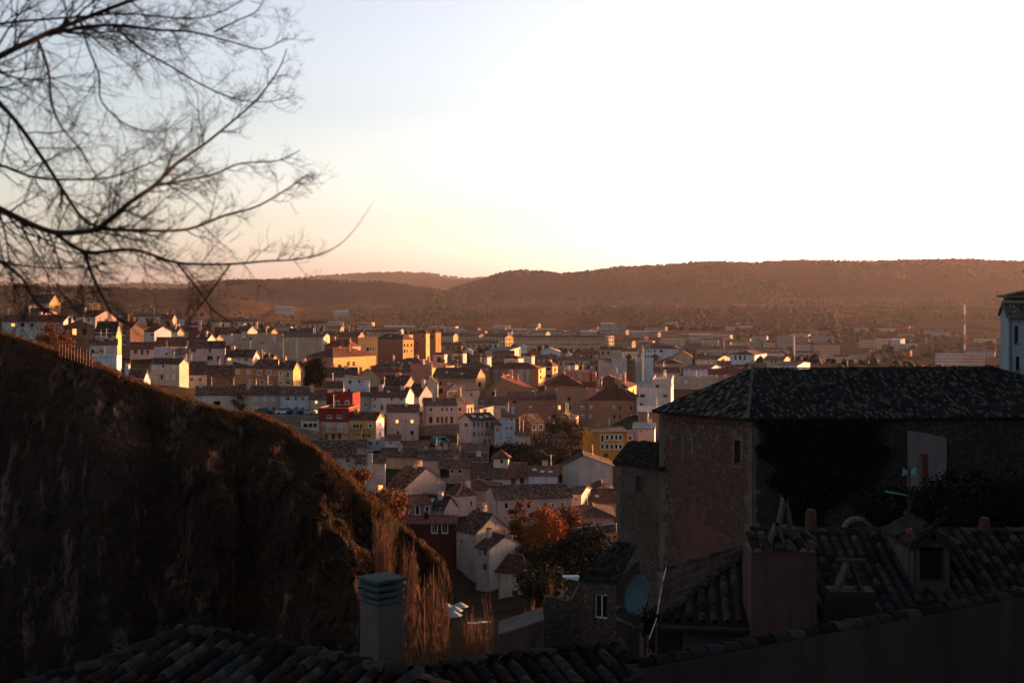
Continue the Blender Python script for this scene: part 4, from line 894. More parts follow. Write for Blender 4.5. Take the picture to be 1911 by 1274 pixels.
h = g.math('ADD', g.noise(v, .9, 8, .75), g.math('MULTIPLY', g.noise(v, 5, 4, .7), .3))
ck = g.n('ShaderNodeTexVoronoi', feature='DISTANCE_TO_EDGE'); ck.inputs['Scale'].default_value = .8; g.l(g.coord('Object',(1,1,.6)), ck.inputs['Vector'])
h = g.math('ADD', h, g.ramp(ck.outputs['Distance'], [(0,0),(.08,.5)])); g.bump(h, 1.0, .5)
g.b.inputs['Specular IOR Level'].default_value = 0
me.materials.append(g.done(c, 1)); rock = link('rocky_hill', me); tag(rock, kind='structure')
CVa = np.array(CV).reshape(nR, NC, 3)
def on_rock(ri, ci):
    r = int(ri); c = int(ci); fr_, fc_ = ri - r, ci - c; r2, c2 = min(r+1, nR-1), min(c+1, NC-1)
    a = CVa[r,c]*(1-fc_)+CVa[r,c2]*fc_; b = CVa[r2,c]*(1-fc_)+CVa[r2,c2]*fc_; return a*(1-fr_)+b*fr_
# dry grass along the crest and weeds over the broken right end
m = MB(); rg = random.Random(3)
def tuft(m, p, hh, n=5, w=.035, spread=.5):
    for _ in range(n):
        a = rg.uniform(0, 6.28); q = (p[0]+rg.uniform(-.3,.3), p[1]+rg.uniform(-.3,.3), p[2]-.05); l = hh*rg.uniform(.6,1.2)
        dx, dy = math.cos(a)*w, math.sin(a)*w; lx, ly = rg.uniform(-spread,spread)*l, rg.uniform(-spread,spread)*l
        m.face([(q[0]-dx,q[1]-dy,q[2]), (q[0]+dx,q[1]+dy,q[2]), (q[0]+lx,q[1]+ly,q[2]+l)])
c0 = int(np.searchsorted(ccx, -60)); c1 = int(np.searchsorted(ccx, 720))
for _ in range(17000):
    ri = 4 + abs(rg.gauss(0, 1))*2.4 if rg.random() < .94 else rg.uniform(4, 24)
    ci = rg.uniform(c0, c1); p = on_rock(min(ri, 30), ci)
    if fr(p[0], p[1], p[2], .35, 3) + .25 < rg.random()*.5: continue
    tuft(m, p, rg.uniform(.22, .6), 5)
c2 = int(np.searchsorted(ccx, 600)); c3 = int(np.searchsorted(ccx, 838))
for _ in range(8000):
    ri = 5 + rg.random()**1.6*40; ci = rg.uniform(c2, c3); p = on_rock(ri, ci)
    if fr(p[0], p[1], p[2], .22, 4) < rg.uniform(-.25, .3): continue
    tuft(m, p, rg.uniform(.3, 1.0), 5, .04, .7)
o = m.build('dry_grass', islandmat('dry_grass', ((.018,.010,.005),(.065,.030,.012),(.15,.07,.026),(.04,.019,.008)), .9))
tag(o, 'dry straw coloured grass and weeds along the crest and broken end of the rock', 'grass', kind='stuff')

# ---------------------------------------------------------------- vegetation
def crown_mesh(name, rx, ry, rz, nclu, nleaf, size, mat, seed=1, hollow=.45, up=0.2):
    rd = np.random.default_rng(seed); 
    d = rd.normal(size=(nclu,3)); d /= np.linalg.norm(d, axis=1)[:,None]; rr = hollow + (1-hollow)*rd.random(nclu)**.6
    cen = d*rr[:,None]*np.array([rx,ry,rz]); cen[:,2] += rz*up
    cs = rd.uniform(.10,.26,nclu)*min(rx,rz)*1.2
    ci = rd.integers(0, nclu, nleaf); pos = cen[ci] + rd.normal(size=(nleaf,3))*cs[ci][:,None]*np.array([1,1,.8])
    a = rd.normal(size=(nleaf,3)); a /= np.linalg.norm(a,axis=1)[:,None]; b = np.cross(a, rd.normal(size=(nleaf,3))); b /= np.linalg.norm(b,axis=1)[:,None]
    s = size*rd.uniform(.5,1.3,nleaf)[:,None]
    V = np.stack([pos-a*s, pos+b*s*.5, pos+a*s, pos-b*s*.5], 1).reshape(-1,3)
    Fc = np.arange(nleaf*4).reshape(-1,4); me = bpy.data.meshes.new(name); me.from_pydata(V.tolist(), [], Fc.tolist()); me.materials.append(mat); me.update(); return me
FOL = dict(orange=islandmat('autumn_leaves', ((.08,.024,.009),(.26,.068,.017),(.38,.11,.024),(.16,.045,.012))),
           rust=islandmat('rust_leaves', ((.05,.02,.010),(.14,.055,.02),(.20,.08,.03),(.08,.04,.015))),
           dark=islandmat('dark_leaves', ((.006,.007,.005),(.016,.017,.010),(.028,.026,.015),(.012,.012,.008))),
           olive=islandmat('olive_twigs', ((.018,.014,.010),(.04,.028,.018),(.06,.042,.026),(.026,.022,.014))),
           ever=islandmat('evergreen_needles', ((.003,.004,.003),(.007,.009,.006),(.012,.014,.009),(.005,.006,.005))))
BARK = plain('bark', (.07,.05,.038), .95)
def tree(name, label, cat, px, py, D, w, h, fol, seed, nclu=40, nleaf=4000, size=.2, trunk=None, group=None):
    """px, py = foot of the tree in the photograph; w, h crown size in metres"""
    b = P(px, py, D); T = thing(name, label, cat, b, 0, group); trunk = h*.25 if trunk is None else trunk
    q = MB(); rd = random.Random(seed); q.tube([(0,0,-1.5),(0,0,trunk*.6),(rd.uniform(-.2,.2),0,trunk+h*.3)], [w*.035+.05,w*.028+.04,.04], 7)
    for k in range(7):
        a = rd.uniform(0,6.28); z0 = trunk*rd.uniform(.6,1.1); q.tube([(0,0,z0),(math.cos(a)*w*.16,math.sin(a)*w*.16,z0+h*.2),(math.cos(a)*w*.33,math.sin(a)*w*.3,z0+h*rd.uniform(.3,.6))],[.08,.05,.02],4)
    q.build('trunk', BARK, T)
    o = link('crown', crown_mesh('crown', w/2, w/2*.9, h/2, nclu, nleaf, size, FOL[fol], seed), T); o.location = (0,0,trunk+h*.38); return T
tree('autumn_tree', 'bright orange autumn tree in the gorge in front of the long barn', 'tree', 1016,1046,246, 6.6,7, 'orange', 4, 50, 7000, .22)
tree('autumn_tree', 'tall narrow rust tree top left of the bright orange tree', 'tree', 972,1046,250, 4.6,8.8, 'rust', 5, 40, 4500, .22)
tree('autumn_tree', 'duller rust tree right of the bright orange tree', 'tree', 1055,1042,252, 4.6,7.6, 'rust', 6, 45, 5500, .25)
tree('shrub', 'brown twiggy thicket on the slope below the autumn trees', 'shrub', 985,1085,240, 8,6.5, 'olive', 7, 50, 6000, .24, .5)
tree('shrub', 'dark thicket filling the hollow right of the autumn trees', 'shrub', 1055,1080,225, 9,6, 'dark', 8, 60, 7000, .24, .3)
tree('shrub', 'dark ivy grown bush under the grey retaining wall', 'shrub', 1110,1062,228, 9,6.5, 'dark', 9, 60, 7000, .24, .3)
tree('shrub', 'low dark bush beside the stone house in the gorge', 'shrub', 1010,1120,205, 8,5, 'dark', 10, 50, 5000, .22, .3)
tree('shrub', 'bush of dark green below the stone terrace wall, left of two', 'shrub', 955,866,316, 8,4.5, 'dark', 11, 50, 4500, .25, .2)
tree('shrub', 'wide dark bush below the stone terrace wall, right of two', 'shrub', 1010,872,314, 12,6, 'olive', 12, 70, 7000, .26, .3)
tree('shrub', 'brown leafless thicket left of the amber house', 'shrub', 1052,842,326, 9,8, 'olive', 13, 60, 6000, .22, .5)
tree('shrub', 'small dark bush left of the pyramid capped turret', 'shrub', 905,862,318, 6,4, 'dark', 14, 30, 2500, .24, .2)
tree('conifer', 'dark evergreen clump between the sand yellow house and the white houses', 'conifer', 588,724,416, 5,8.5, 'ever', 15, 60, 7000, .3, .3)
tree('conifer', 'smaller dark evergreen beside the taller evergreen clump', 'conifer', 577,723,414, 3.4,5.6, 'ever', 16, 40, 3500, .3, .3)
tree('shrub', 'reddish brown tree in front of the long pale flats on the far left', 'tree', 95,662,322, 6.5,6, 'rust', 17, 45, 4500, .2, .8)
tree('shrub', 'second reddish brown tree beside the brown bay window house', 'tree', 122,662,324, 4,4.6, 'rust', 18, 35, 3000, .2, .6)
tree('shrub', 'small bare brown tree in front of the beige row house', 'tree', 447,772,329, 3.4,4.2, 'olive', 19, 25, 1800, .18, 1)
tree('shrub', 'rust coloured bush between the rock and the mauve house', 'shrub', 725,975,238, 6.5,5.5, 'rust', 20, 50, 5500, .22, .4)
tree('shrub', 'orange weedy bush against the tall white house wall', 'shrub', 668,905,222, 3.6,2.6, 'rust', 21, 30, 3000, .18, .2)
tree('shrub', 'dark bush in the garden left of the plaster doorway', 'shrub', 1665,990,76, 4.2,2.2, 'ever', 22, 40, 6000, .12, .1)
tree('shrub', 'big dark bush in the garden right of the plaster doorway', 'shrub', 1800,990,74, 6,2.8, 'ever', 23, 60, 9000, .12, .1)
tree('shrub', 'dark bush in the garden at the right picture edge', 'shrub', 1895,990,73, 5,3, 'ever', 24, 50, 7000, .12, .1)
tree('shrub', 'black green creeper clump left of the low hip roof', 'shrub', 1232,1215,28.5, .75,.95, 'ever', 25, 25, 3500, .035, .02)
# bare poplars in the gorge
POP = []
for k in range(6):
    rd = random.Random(40+k); q = MB(); hh = 10.0
    q.tube([(0,0,-1),(0,0,hh*.4),(.05,0,hh*.75),(0,.05,hh)], [.11,.07,.04,.012], 4)
    for i in range(34):
        z0 = hh*rd.uniform(.05,.7); a = rd.uniform(0,6.28); l = rd.uniform(1.6,4.2)*(1-z0/hh*.4); o_ = rd.uniform(.25,.9)
        pts = [(0,0,z0)]
        for j in range(1,5): t = j/4; pts.append((math.cos(a)*o_*t**.6+rd.uniform(-.06,.06), math.sin(a)*o_*t**.6+rd.uniform(-.06,.06), z0+l*t))
        q.tube(pts, [.03,.026,.02,.015,.006], 3, cap=False)
        for j in range(3):
            s0 = pts[rd.randint(1,3)]; b_ = rd.uniform(0,6.28); l2 = rd.uniform(.5,1.4)
            q.tube([s0,(s0[0]+math.cos(b_)*.18,s0[1]+math.sin(b_)*.18,s0[2]+l2*.5),(s0[0]+math.cos(b_)*.25,s0[1]+math.sin(b_)*.25,s0[2]+l2)], [.02,.014,.006], 3, cap=False)
    POP.append(q.mesh('bare_poplar', plain('poplar_bark', (.12,.06,.034), .9)))
rp = random.Random(11)
for i in range(66):
    z_ = rp.random()
    if z_ < .30: px, D = rp.uniform(700,775), rp.uniform(186,195); top = 945 + (px-700)*.75 + rp.uniform(0,45)
    elif z_ < .62: px, D = rp.uniform(748,845), rp.uniform(160,178); top = 1010 + abs(px-800)*.5 + rp.uniform(0,110)
    elif z_ < .82: px, D = rp.uniform(868,945), rp.uniform(160,185); top = 1075 + abs(px-915)*.7 + rp.uniform(0,90)
    elif z_ < .93: px, D = rp.uniform(960,1010), rp.uniform(165,185); top = 1110 + rp.uniform(0,50)
    else: px, D = rp.uniform(1000,1060), rp.uniform(190,205); top = 1060 + rp.uniform(0,40)
    x = (px-CX)/F*D; zb_ = GZ(x, D)
    if px < 775 and D > 185: zb_ = (YH-(top+110))/F*D
    zt = (YH-top)/F*D; hgt = max(3.5, min(14, zt - zb_)); s = hgt/10
    if hgt >= 13.9: zb_ = zt - 14
    o = link('bare_poplar', POP[i % 6], None, (x, D, zb_), rp.uniform(0,6.28)); o.scale = (min(1.2,s*1.1), min(1.2,s*1.1), s)
    tag(o, 'slender leafless poplar with upright brown twigs in the gorge', 'tree', 'bare poplars along the gorge stream')
# trees scattered over the plain and hills, and along the ridges
def blob_stuff(name, label, pts, mat):
    V = []; Fc = []; rd = np.random.default_rng(5)
    ico = bpy.data.meshes.new('t'); import bmesh; bm = bmesh.new(); bmesh.ops.create_icosphere(bm, subdivisions=1, radius=1); bv = np.array([v.co[:] for v in bm.verts]); bf = np.array([[v.index for v in f.verts] for f in bm.faces]); bm.free()
    for x, y, z, r, hh in pts:
        v = bv*(1+rd.uniform(-.3,.3,(len(bv),1)))*np.array([r,r,hh]); v[:,2] += hh*.7; n = sum(len(a) for a in V)
        V.append(v + np.array([x,y,z])); Fc.append(bf + (len(V)-1)*len(bv))
    me = bpy.data.meshes.new(name); me.from_pydata(np.concatenate(V).tolist(), [], np.concatenate(Fc).tolist()); me.materials.append(mat); me.update()
    return tag(link(name, me), label, 'trees', kind='stuff')
rd = random.Random(77); pts = []
def addp(pxr, Dr, n, rr, clump=0):
    L = []
    while len(L) < n:
        px, D = rd.uniform(*pxr), math.exp(rd.uniform(math.log(Dr[0]), math.log(Dr[1]))); x = (px-CX)/F*D
        if clump and noise.noise(Vector((x/350, D/500, 1))) < rd.uniform(-.15,.35): continue
        L.append((x, D))
    z = gz([a for a, b in L], [b for a, b in L])
    for (x, y), zz_ in zip(L, z): r = rd.uniform(*rr); pts.append((x, y, zz_-1, r, r*rd.uniform(.7,1.3)))
addp((-100,2000), (1500,4200), 6000, (1.8,4.5), 1)
addp((1180,1560), (2500,3600), 1800, (3.5,6.5), 0)
addp((-100,600), (1500,3300), 1600, (2.5,5), 1)
addp((800,2000), (3600,6700), 5000, (3,7), 1)
for pxr, Dd in (((840,2000), 6580), ((400,830), 4990), ((-150,900), 11800), ((-200,460), 3590)):
    L = []; px = pxr[0]
    while px < pxr[1]:
        px += rd.expovariate(.35)*(.6 if Dd > 6000 else .9); L.append(((px-CX)/F*Dd, Dd + rd.uniform(-40,40)*Dd/6000))
    z = gz([a for a, b in L], [b for a, b in L]); k = Dd/6500
    for (x, y), zz_ in zip(L, z): r = rd.uniform(3,6.5)*k*(1.3 if Dd < 4000 else 1); pts.append((x, y, zz_-1, r*1.3, r*rd.uniform(.5,1.1)))
blob_stuff('far_woodland', 'dark scattered trees and scrub over the distant plain and hills', pts, islandmat('far_trees', ((.012,.012,.009),(.022,.019,.013),(.035,.025,.017),(.018,.016,.012))))
pts = []
rd = random.Random(78); addp((230,1900), (620,1300), 520, (1.5,3.4), 1)
blob_stuff('town_trees', 'dark street trees and scrub seen between the far houses of the town', pts, islandmat('far_trees', ()))

rf2 = random.Random(99); FB = []
for i in range(150):
    u = rf2.random()
    if u < .55: px, D = rf2.uniform(880,1420), math.exp(rf2.uniform(math.log(1350), math.log(2700)))
    elif u < .8: px, D = rf2.uniform(1420,1860), math.exp(rf2.uniform(math.log(1400), math.log(2500)))
    else: px, D = rf2.uniform(380,880), math.exp(rf2.uniform(math.log(1500), math.log(2600)))
    FB.append((px, D))
fz = gz([(p-CX)/F*D for p, D in FB], [D for p, D in FB])
for (px, D), z_ in zip(FB, fz):
    o = link('far_building', FM[rf2.randrange(len(FM))], None, ((px-CX)/F*D, D, z_), R(rf2.uniform(-35,12)))
    tag(o, 'tiny hazy building of the distant lower town before the hills', 'building', 'tiny buildings of the hazy lower town')
# ---------------------------------------------------------------- stone terraces, street, vehicles
def wallrun(name, label, a, b, mat, thick=.7, cat='stone wall', down=3):
    """a, b = (px, ytop, ybottom, D) of the two ends"""
    pa, pb = P(a[0],a[1],a[3]), P(b[0],b[1],b[3]); za, zb = P(a[0],a[2],a[3]).z-down, P(b[0],b[2],b[3]).z-down
    T = thing(name, label, cat, ((pa.x+pb.x)/2, (pa.y+pb.y)/2, (za+zb)/2+down)); c = T.location
    q = MB(); n = Vector((pb.y-pa.y, -(pb.x-pa.x), 0)).normalized()*-thick
    l = lambda p: Vector(p)-c
    q.hexa([l((pa.x,pa.y,za)), l((pb.x,pb.y,zb)), l((pb.x+n.x,pb.y+n.y,zb)), l((pa.x+n.x,pa.y+n.y,za))], [l(pa), l(pb), l(pb+n), l(pa+n)])
    q.build('masonry', mat, T)
    q = MB(); e = n.normalized()*.1; up = Vector((0,0,.003)); up2 = Vector((0,0,.16))
    q.hexa([l(pa)-e+up, l(pb)-e+up, l(pb+n)+e+up, l(pa+n)+e+up], [l(pa)-e+up2, l(pb)-e+up2, l(pb+n)+e+up2, l(pa+n)+e+up2])
    q.build('coping', stucco((.24,.20,.17)), T); return T
RS = rubble((.22,.17,.13),(.32,.26,.20),(.12,.10,.08), .5)
wallrun('terrace_wall', 'stone retaining wall under the pink arched house', (782,794,824,353), (857,791,826,351), RS)
wallrun('terrace_wall', 'long low stone wall in front of the blue white houses', (838,831,850,326), (985,834,862,322), RS)
wallrun('terrace_wall', 'stone wall running on towards the amber house', (985,834,862,322), (1066,838,868,328), RS)
wallrun('terrace_wall', 'brown retaining wall under the street row of houses', (470,774,792,330), (596,777,802,329), RS)
wallrun('terrace_wall', 'lower brown retaining wall left of the peach house', (520,792,812,322), (594,806,824,321), RS)
wallrun('garden_wall', 'grey retaining wall below the peach house in the gorge', (1068,987,1040,250), (1150,978,1040,248), rubble((.12,.11,.10),(.2,.18,.15),(.06,.05,.05), .45))
wallrun('garden_wall', 'low stone bank right of the lowest gorge house', (985,1100,1130,212), (1020,1112,1140,205), RS)
m = MB()
a, b = P(420,772,330.5), P(600,777.5,329.6); m.face([a, b, b+Vector((0,5,.1)), a+Vector((0,5,.1))]); o = m.build('street', plain('asphalt', (.06,.055,.05), .9)); tag(o, kind='structure')
def car(name, label, cat, px, py, D, rz, col, van=False, L=4.2):
    T = thing(name, label, cat, P(px, py, D), R(rz)); q = MB(); H2 = 1.95 if van else 1.42
    body = [(-L/2,0,.3),(L/2,0,.3),(L/2,0,.75),(L/2-.35,0,.92),(L/2-1.1,0,1.0),(-L/2+.1,0,1.0),(-L/2,0,.8)]
    if van: body = [(-L/2,0,.3),(L/2,0,.3),(L/2,0,.95),(L/2-.5,0,1.1),(L/2-1.1,0,H2-.05),(-L/2+.1,0,H2),(-L/2,0,1.1)]
    q.prism([(x,-.85,z) for x,_,z in body], (0,1.7,0)); pm = plain('car_paint_'+name, col, .3); q.build('body', pm, T)
    if not van:
        q = MB(); q.hexa([(-L/2+.35,-.78,1.002),(L/2-1.15,-.78,1.002),(L/2-1.15,.78,1.002),(-L/2+.35,.78,1.002)], [(-L/2+.8,-.62,H2),(L/2-1.85,-.62,H2),(L/2-1.85,.62,H2),(-L/2+.8,.62,H2)]); q.build('cabin_glass', GLASS, T)
    else:
        q = MB(); q.box(L/2-1.9,L/2-1.2,-.87,-.852,1.15,1.6); q.build('side_window', GLASS, T)
    for x in (-L/2+.8, L/2-.8):
        for y in (-.8,.8):
            q = MB(); q.tube([(x,y-.1,.32),(x,y+.1,.32)], .32, 10); q.build('wheel', METAL, T)
car('parked_van', 'turquoise van parked below the stone retaining wall', 'van', 822,829,338, 6, (.015,.13,.17), True, 4.4)
car('parked_car', 'pale blue car on the street in front of the white row house', 'car', 532,773,332.5, 0, (.45,.5,.55))
car('parked_car', 'teal car behind the pale blue one on the street', 'car', 552,773.5,332.5, 0, (.05,.25,.32))
car('parked_car', 'dark teal car in front of the beige row house', 'car', 494,772,332.5, 0, (.02,.08,.10))
car('parked_car', 'pale green car partly hidden at the end of the street row', 'car', 572,774,332.5, 0, (.2,.35,.36))
def parasol(px, py, D, label, s=1):
    T = thing('parasol', label, 'parasol', P(px, py, D), 0, 'white parasols on the gorge terrace'); q = MB(); q.tube([(0,0,0),(0,0,2.5)], .04, 6); q.build('pole', METAL, T)
    q = MB(); q.lathe((0,0,0), [(1.5*s,2.1),(1.45*s,2.16),(.75*s,2.45),(.03,2.72)], 8); q.build('canopy', plain('parasol_cloth', (.22,.25,.27), .9), T)
for px, py, D, lb in ((858,1160,192,'white parasol highest of the group on the gorge terrace'),(848,1168,188,'white parasol in the middle of the group on the gorge terrace'),(829,1160,191,'white parasol at the left of the group, half behind poplars'),(846,1178,184,'white parasol lowest of the group on the gorge terrace')): parasol(px, py, D, lb, .8)
for px, py, lb in ((883,1172,'white terrace table right of the parasols'),(905,1170,'second white terrace table further right of the parasols'),(818,1176,'white terrace table left of the parasols')):
    T = thing('terrace_table', lb, 'table', P(px, py, 187)); q = MB(); q.box(-.8,.8,-.4,.4,.7,.75); q.build('table_top', WFRAME, T)
    for sx in (-.7,.7): q = MB(); q.box(sx-.04,sx+.04,-.35,.35,0,.7); q.build('leg', METAL, T)
# crane
b = P(1197, 724, 556); T = thing('tower_crane', 'green lattice tower crane standing among the blank party walls', 'crane', b); k = 556/F
GRN = plain('crane_green', (.05,.16,.09), .6); s_ = .55; top = 104*k
for sx, sy in ((-1,-1),(1,-1),(1,1),(-1,1)):
    q = MB(); q.box(sx*s_-.09, sx*s_+.09, sy*s_-.09, sy*s_+.09, 0, top-4); q.build('mast_leg', GRN, T)
q = MB(); n = 18
for i in range(n):
    z0, z1 = i*(top-4)/n, (i+1)*(top-4)/n
    for a_, c_ in (((-s_,-s_),(s_,-s_)), ((s_,-s_),(s_,s_)), ((s_,s_),(-s_,s_)), ((-s_,s_),(-s_,-s_))): q.tube([(*a_,z0),(*c_,z1)], .05, 3)
o = q.build('mast_bracing', GRN, T); tag(o, kind='stuff')
q = MB(); q.tube([(-.4,0,top-4),(0,0,top)], .09, 4); q.tube([(.4,0,top-4),(0,0,top)], .09, 4); q.build('tower_head', GRN, T)
zj = 80*k
for nm, xa, xb in (('jib', -52*k, -.6), ('counter_jib', .6, 9*k)):
    q = MB(); q.tube([(xa,0,zj+.2),(xb,0,zj)], .08, 4); q.tube([(xa,0,zj+.2),(xb,0,zj+1.0)], .07, 4); nn = 12
    for i in range(nn): x0_ = xa+(xb-xa)*i/nn; x1_ = xa+(xb-xa)*(i+.5)/nn; q.tube([(x0_,0,zj+.1),(x1_,0,zj+.6),(x0_+(xb-xa)/nn,0,zj+.1)], .04, 3)
    q.build(nm, GRN, T)
def mast(label, px, y0, y1, D, r, bands, cols, name='mast'):
    T = thing(name, label, 'mast', P(px, y1, D)); h = (y1-y0)/F*D
    for i in range(bands):
        q = MB(); q.tube([(0,0,h*i/bands),(0,0,h*(i+1)/bands)], r, 8); q.build('mast_section', plain('mast_paint%d' % (i % 2), cols[i % 2], .7), T)
mast('tall red and white banded mast on the far right plain', 1800, 568, 662, 1500, .8, 5, ((.55,.52,.5),(.22,.08,.06)))
mast('pale mast in front of the stepped apartment tower', 1482, 626, 662, 1500, .8, 1, ((.5,.45,.4),(.5,.5,.5)))
mast('thin lit lamp mast above the buff terraced housing', 1351, 630, 652, 1100, .35, 1, ((.5,.35,.25),(.5,.5,.5)), 'lamp_mast')
mast('pale flue pipe above the largest white roof house', 970.5, 650, 668, 625, .35, 1, ((.6,.5,.42),(.5,.5,.5)), 'flue_pipe')
mast('strip painted as the sunlit side of the crane mast', 1199.5, 645, 722, 554, .22, 1, ((.55,.40,.25),(.5,.5,.5)), 'pole')  # added strip, coloured as the sunlit side of the crane mast
# wooden fence on the crest
T = thing('wooden_fence', 'dark post and rail fence descending the grassy crest on the left', 'fence', P(140,660,200)); c = T.location; prev = None
for i in range(12):
    px = 110 + i*5.6; p = P(px, 656+(px-110)*.34, 200); t_ = p + Vector((0,0,1.5+.15*math.sin(i*2.1))); q = MB()
    q.hexa([p-c+Vector(v_) for v_ in ((-.07,-.07,-.6),(.07,-.07,-.6),(.07,.07,-.6),(-.07,.07,-.6))], [t_-c+Vector(v_) for v_ in ((-.07,-.07,0),(.07,-.07,0),(.07,.07,0),(-.07,.07,0))]); q.build('fence_post', DOORM, T)
    if prev is not None: q = MB(); q.tube([prev-c-Vector((0,0,.25)), t_-c-Vector((0,0,.25))], .04, 4); q.build('rail', DOORM, T)
    prev = t_
# ---------------------------------------------------------------- real barrel tiles
def tile_mesh(name, w, l, h, mat, seg=5, th=.02):
    m = MB(); n = 3; V = []
    for yi, k in ((0, 1.0), (l, .82)):
        for i in range(seg+1): a = math.pi*i/seg; V.append((math.cos(a)*w/2*k, yi, math.sin(a)*h*k + (.018 if yi == 0 else 0)))
    for yi, k in ((0, 1.0),):
        for i in range(seg+1): a = math.pi*i/seg; V.append((math.cos(a)*(w/2*k-th), yi, math.sin(a)*(h*k-th) + .018))
    s = seg+1; Fc = []
    for i in range(seg): Fc.append((i, i+1, s+i+1, s+i)); Fc.append((i+1, i, 2*s+i, 2*s+i+1))
    me = bpy.data.meshes.new(name); me.from_pydata(V, [], [f[::-1] for f in Fc]); me.materials.append(mat); me.update()
    me.polygons.foreach_set('use_smooth', [True]*len(me.polygons)); return me, V, [f[::-1] for f in Fc]
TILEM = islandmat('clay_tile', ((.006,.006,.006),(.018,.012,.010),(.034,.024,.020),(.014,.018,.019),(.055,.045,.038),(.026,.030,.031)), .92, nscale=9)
TILEO = islandmat('old_clay_tile', ((.007,.007,.007),(.012,.012,.012),(.018,.017,.016),(.011,.014,.015),(.085,.075,.068),(.009,.009,.009)), .95)
def inside(p, poly):
    c = False; j = len(poly)-1
    for i in range(len(poly)):
        if (poly[i][1] > p[1]) != (poly[j][1] > p[1]) and p[0] < (poly[j][0]-poly[i][0])*(p[1]-poly[i][1])/(poly[j][1]-poly[i][1])+poly[i][0]: c = not c
        j = i
    return c
def tile_plane(T, poly, eave, pitch, row, mat, single=0, seed=0, hh=.075, base=None, rnd_rot=.02, prefer=None):
    """cover the planar polygon with barrel tiles; eave = (p, q) direction along the eave with the slope rising to its left seen from outside"""
    c = T.location; rd = random.Random(seed); poly = [Vector(p) for p in poly]
    n = Vector((0,0,0))
    for i in range(len(poly)): n += poly[i].cross(poly[(i+1) % len(poly)])
    n.normalize(); n = n if n.z > 0 else -n
    u = (Vector(eave[1])-Vector(eave[0])); u = (u - n*u.dot(n)).normalized(); v = n.cross(u)
    if v.z < 0: v = -v; 
    u = v.cross(n)
    o = poly[0]; pp = [((p-o).dot(u), (p-o).dot(v)) for p in poly]
    q = MB(); top = [p - n*.01 for p in poly]; q.face([p-c for p in top]); low = [p - n*.14 for p in poly]; q.face([p-c for p in low[::-1]])
    for i in range(len(poly)): j = (i+1) % len(poly); q.face([top[i]-c, low[i]-c, low[j]-c, top[j]-c])
    q.build('roof_bed', base or plain('tile_channel', (.022,.018,.016), .95), T)
    me, V, Fc = tile_mesh('tile', pitch*.74, row*1.12, hh, mat); place = []
    u0, u1 = min(a for a, b in pp), max(a for a, b in pp); v0, v1 = min(b for a, b in pp), max(b for a, b in pp)
    j = 0; vv = v0
    while vv < v1:
        uu = u0 + pitch*.5
        while uu < u1:
            if inside((uu, vv+row*.5), pp): place.append((uu, vv))
            uu += pitch
        vv += row
    place.sort(key=lambda p: (prefer(o+u*p[0]+v*p[1]) if prefer else -p[1]))
    if single: ind, rest = place[:single], place[single:]
    else: ind, rest = [], place
    def mtx(p):
        a = rd.uniform(-rnd_rot, rnd_rot); M = Matrix((u, v, n)).transposed().to_4x4()
        return Matrix.Translation(o + u*(p[0]+rd.uniform(-.006,.006)) + v*(p[1]+rd.uniform(-.02,.02)) + n*rd.uniform(0,.012) - c) @ M @ Matrix.Rotation(a, 4, 'Z') @ Matrix.Rotation(rd.uniform(0,.02), 4, 'X')
    for p in ind:
        ob = link('tile', me, T); ob.matrix_local = mtx(p)
    if rest:
        VV = []; FF = []; Va = [Vector(x) for x in V]
        for p in rest:
            M = mtx(p); k = len(VV); VV.extend([tuple(M @ x) for x in Va]); FF.extend([tuple(i+k for i in f) for f in Fc])
        m2 = bpy.data.meshes.new('roof_tiles'); m2.from_pydata(VV, [], FF); m2.materials.append(mat); m2.polygons.foreach_set('use_smooth', [True]*len(FF)); m2.update()
        tag(link('roof_tiles', m2, T), kind='stuff')
    return (o, u, v, n)
def cap_row(T, a, b, mat, l=.38, w=.2, h=.1, seed=0, name='ridge_tile', seg=6):
    a, b = Vector(a), Vector(b); d = (b-a); L = d.length; d.normalize(); up = Vector((0,0,1)); x = d.cross(up).normalized(); z = x.cross(d)
    me, V, Fc = tile_mesh(name, w, l*1.1, h, mat, seg); rd = random.Random(seed); c = T.location
    for i in range(int(L/l)+1):
        o = link(name, me, T); M = Matrix((x, d, z)).transposed().to_4x4(); o.matrix_local = Matrix.Translation(a + d*l*i - c + Vector((0,0,rd.uniform(-.005,.01)))) @ M @ Matrix.Rotation(rd.uniform(-.03,.03), 4, 'Z')
def poly_walls(T, fp, zt, zb, mat, rects=None, name='wall', ztop=None):
    """vertical walls round the footprint fp (counter clockwise from above); rects[i] = pixel window string for side i"""
    c = T.location; wins = []
    q = MB(); n_ = len(fp)
    for i in range(n_):
        a, b = Vector((*fp[i],0)), Vector((*fp[(i+1) % n_],0)); u = b-a; L = u.length; u.normalize(); n = Vector((u.y,-u.x,0)); th = math.atan2(u.y, u.x); rs = []
        if rects and i in rects: rs = clean_rects(pix_rects(rects[i], 0, a.x, a.y, th, zb), L, zt-zb)
        wall_face(q, (a.x-c.x, a.y-c.y, zb-c.z), u, n, L, zt-zb, rs, depth=.35)
        for r in rs: wins.append((a+u*r[0]+Vector((0,0,zb+r[1])), th, r))
    q.face([(x-c.x, y-c.y, zt-c.z-.02) for x, y in fp]); q.build(name, mat, T)
    for p, th, r in wins:
        w_, p_ = window_meshes(r[2]-r[0], r[3]-r[1], r[4]); o = link('window', w_, T, (p-c) , th); o.location = p - c + Vector((-math.sin(th), math.cos(th), 0))*.1; link('pane', p_, o)

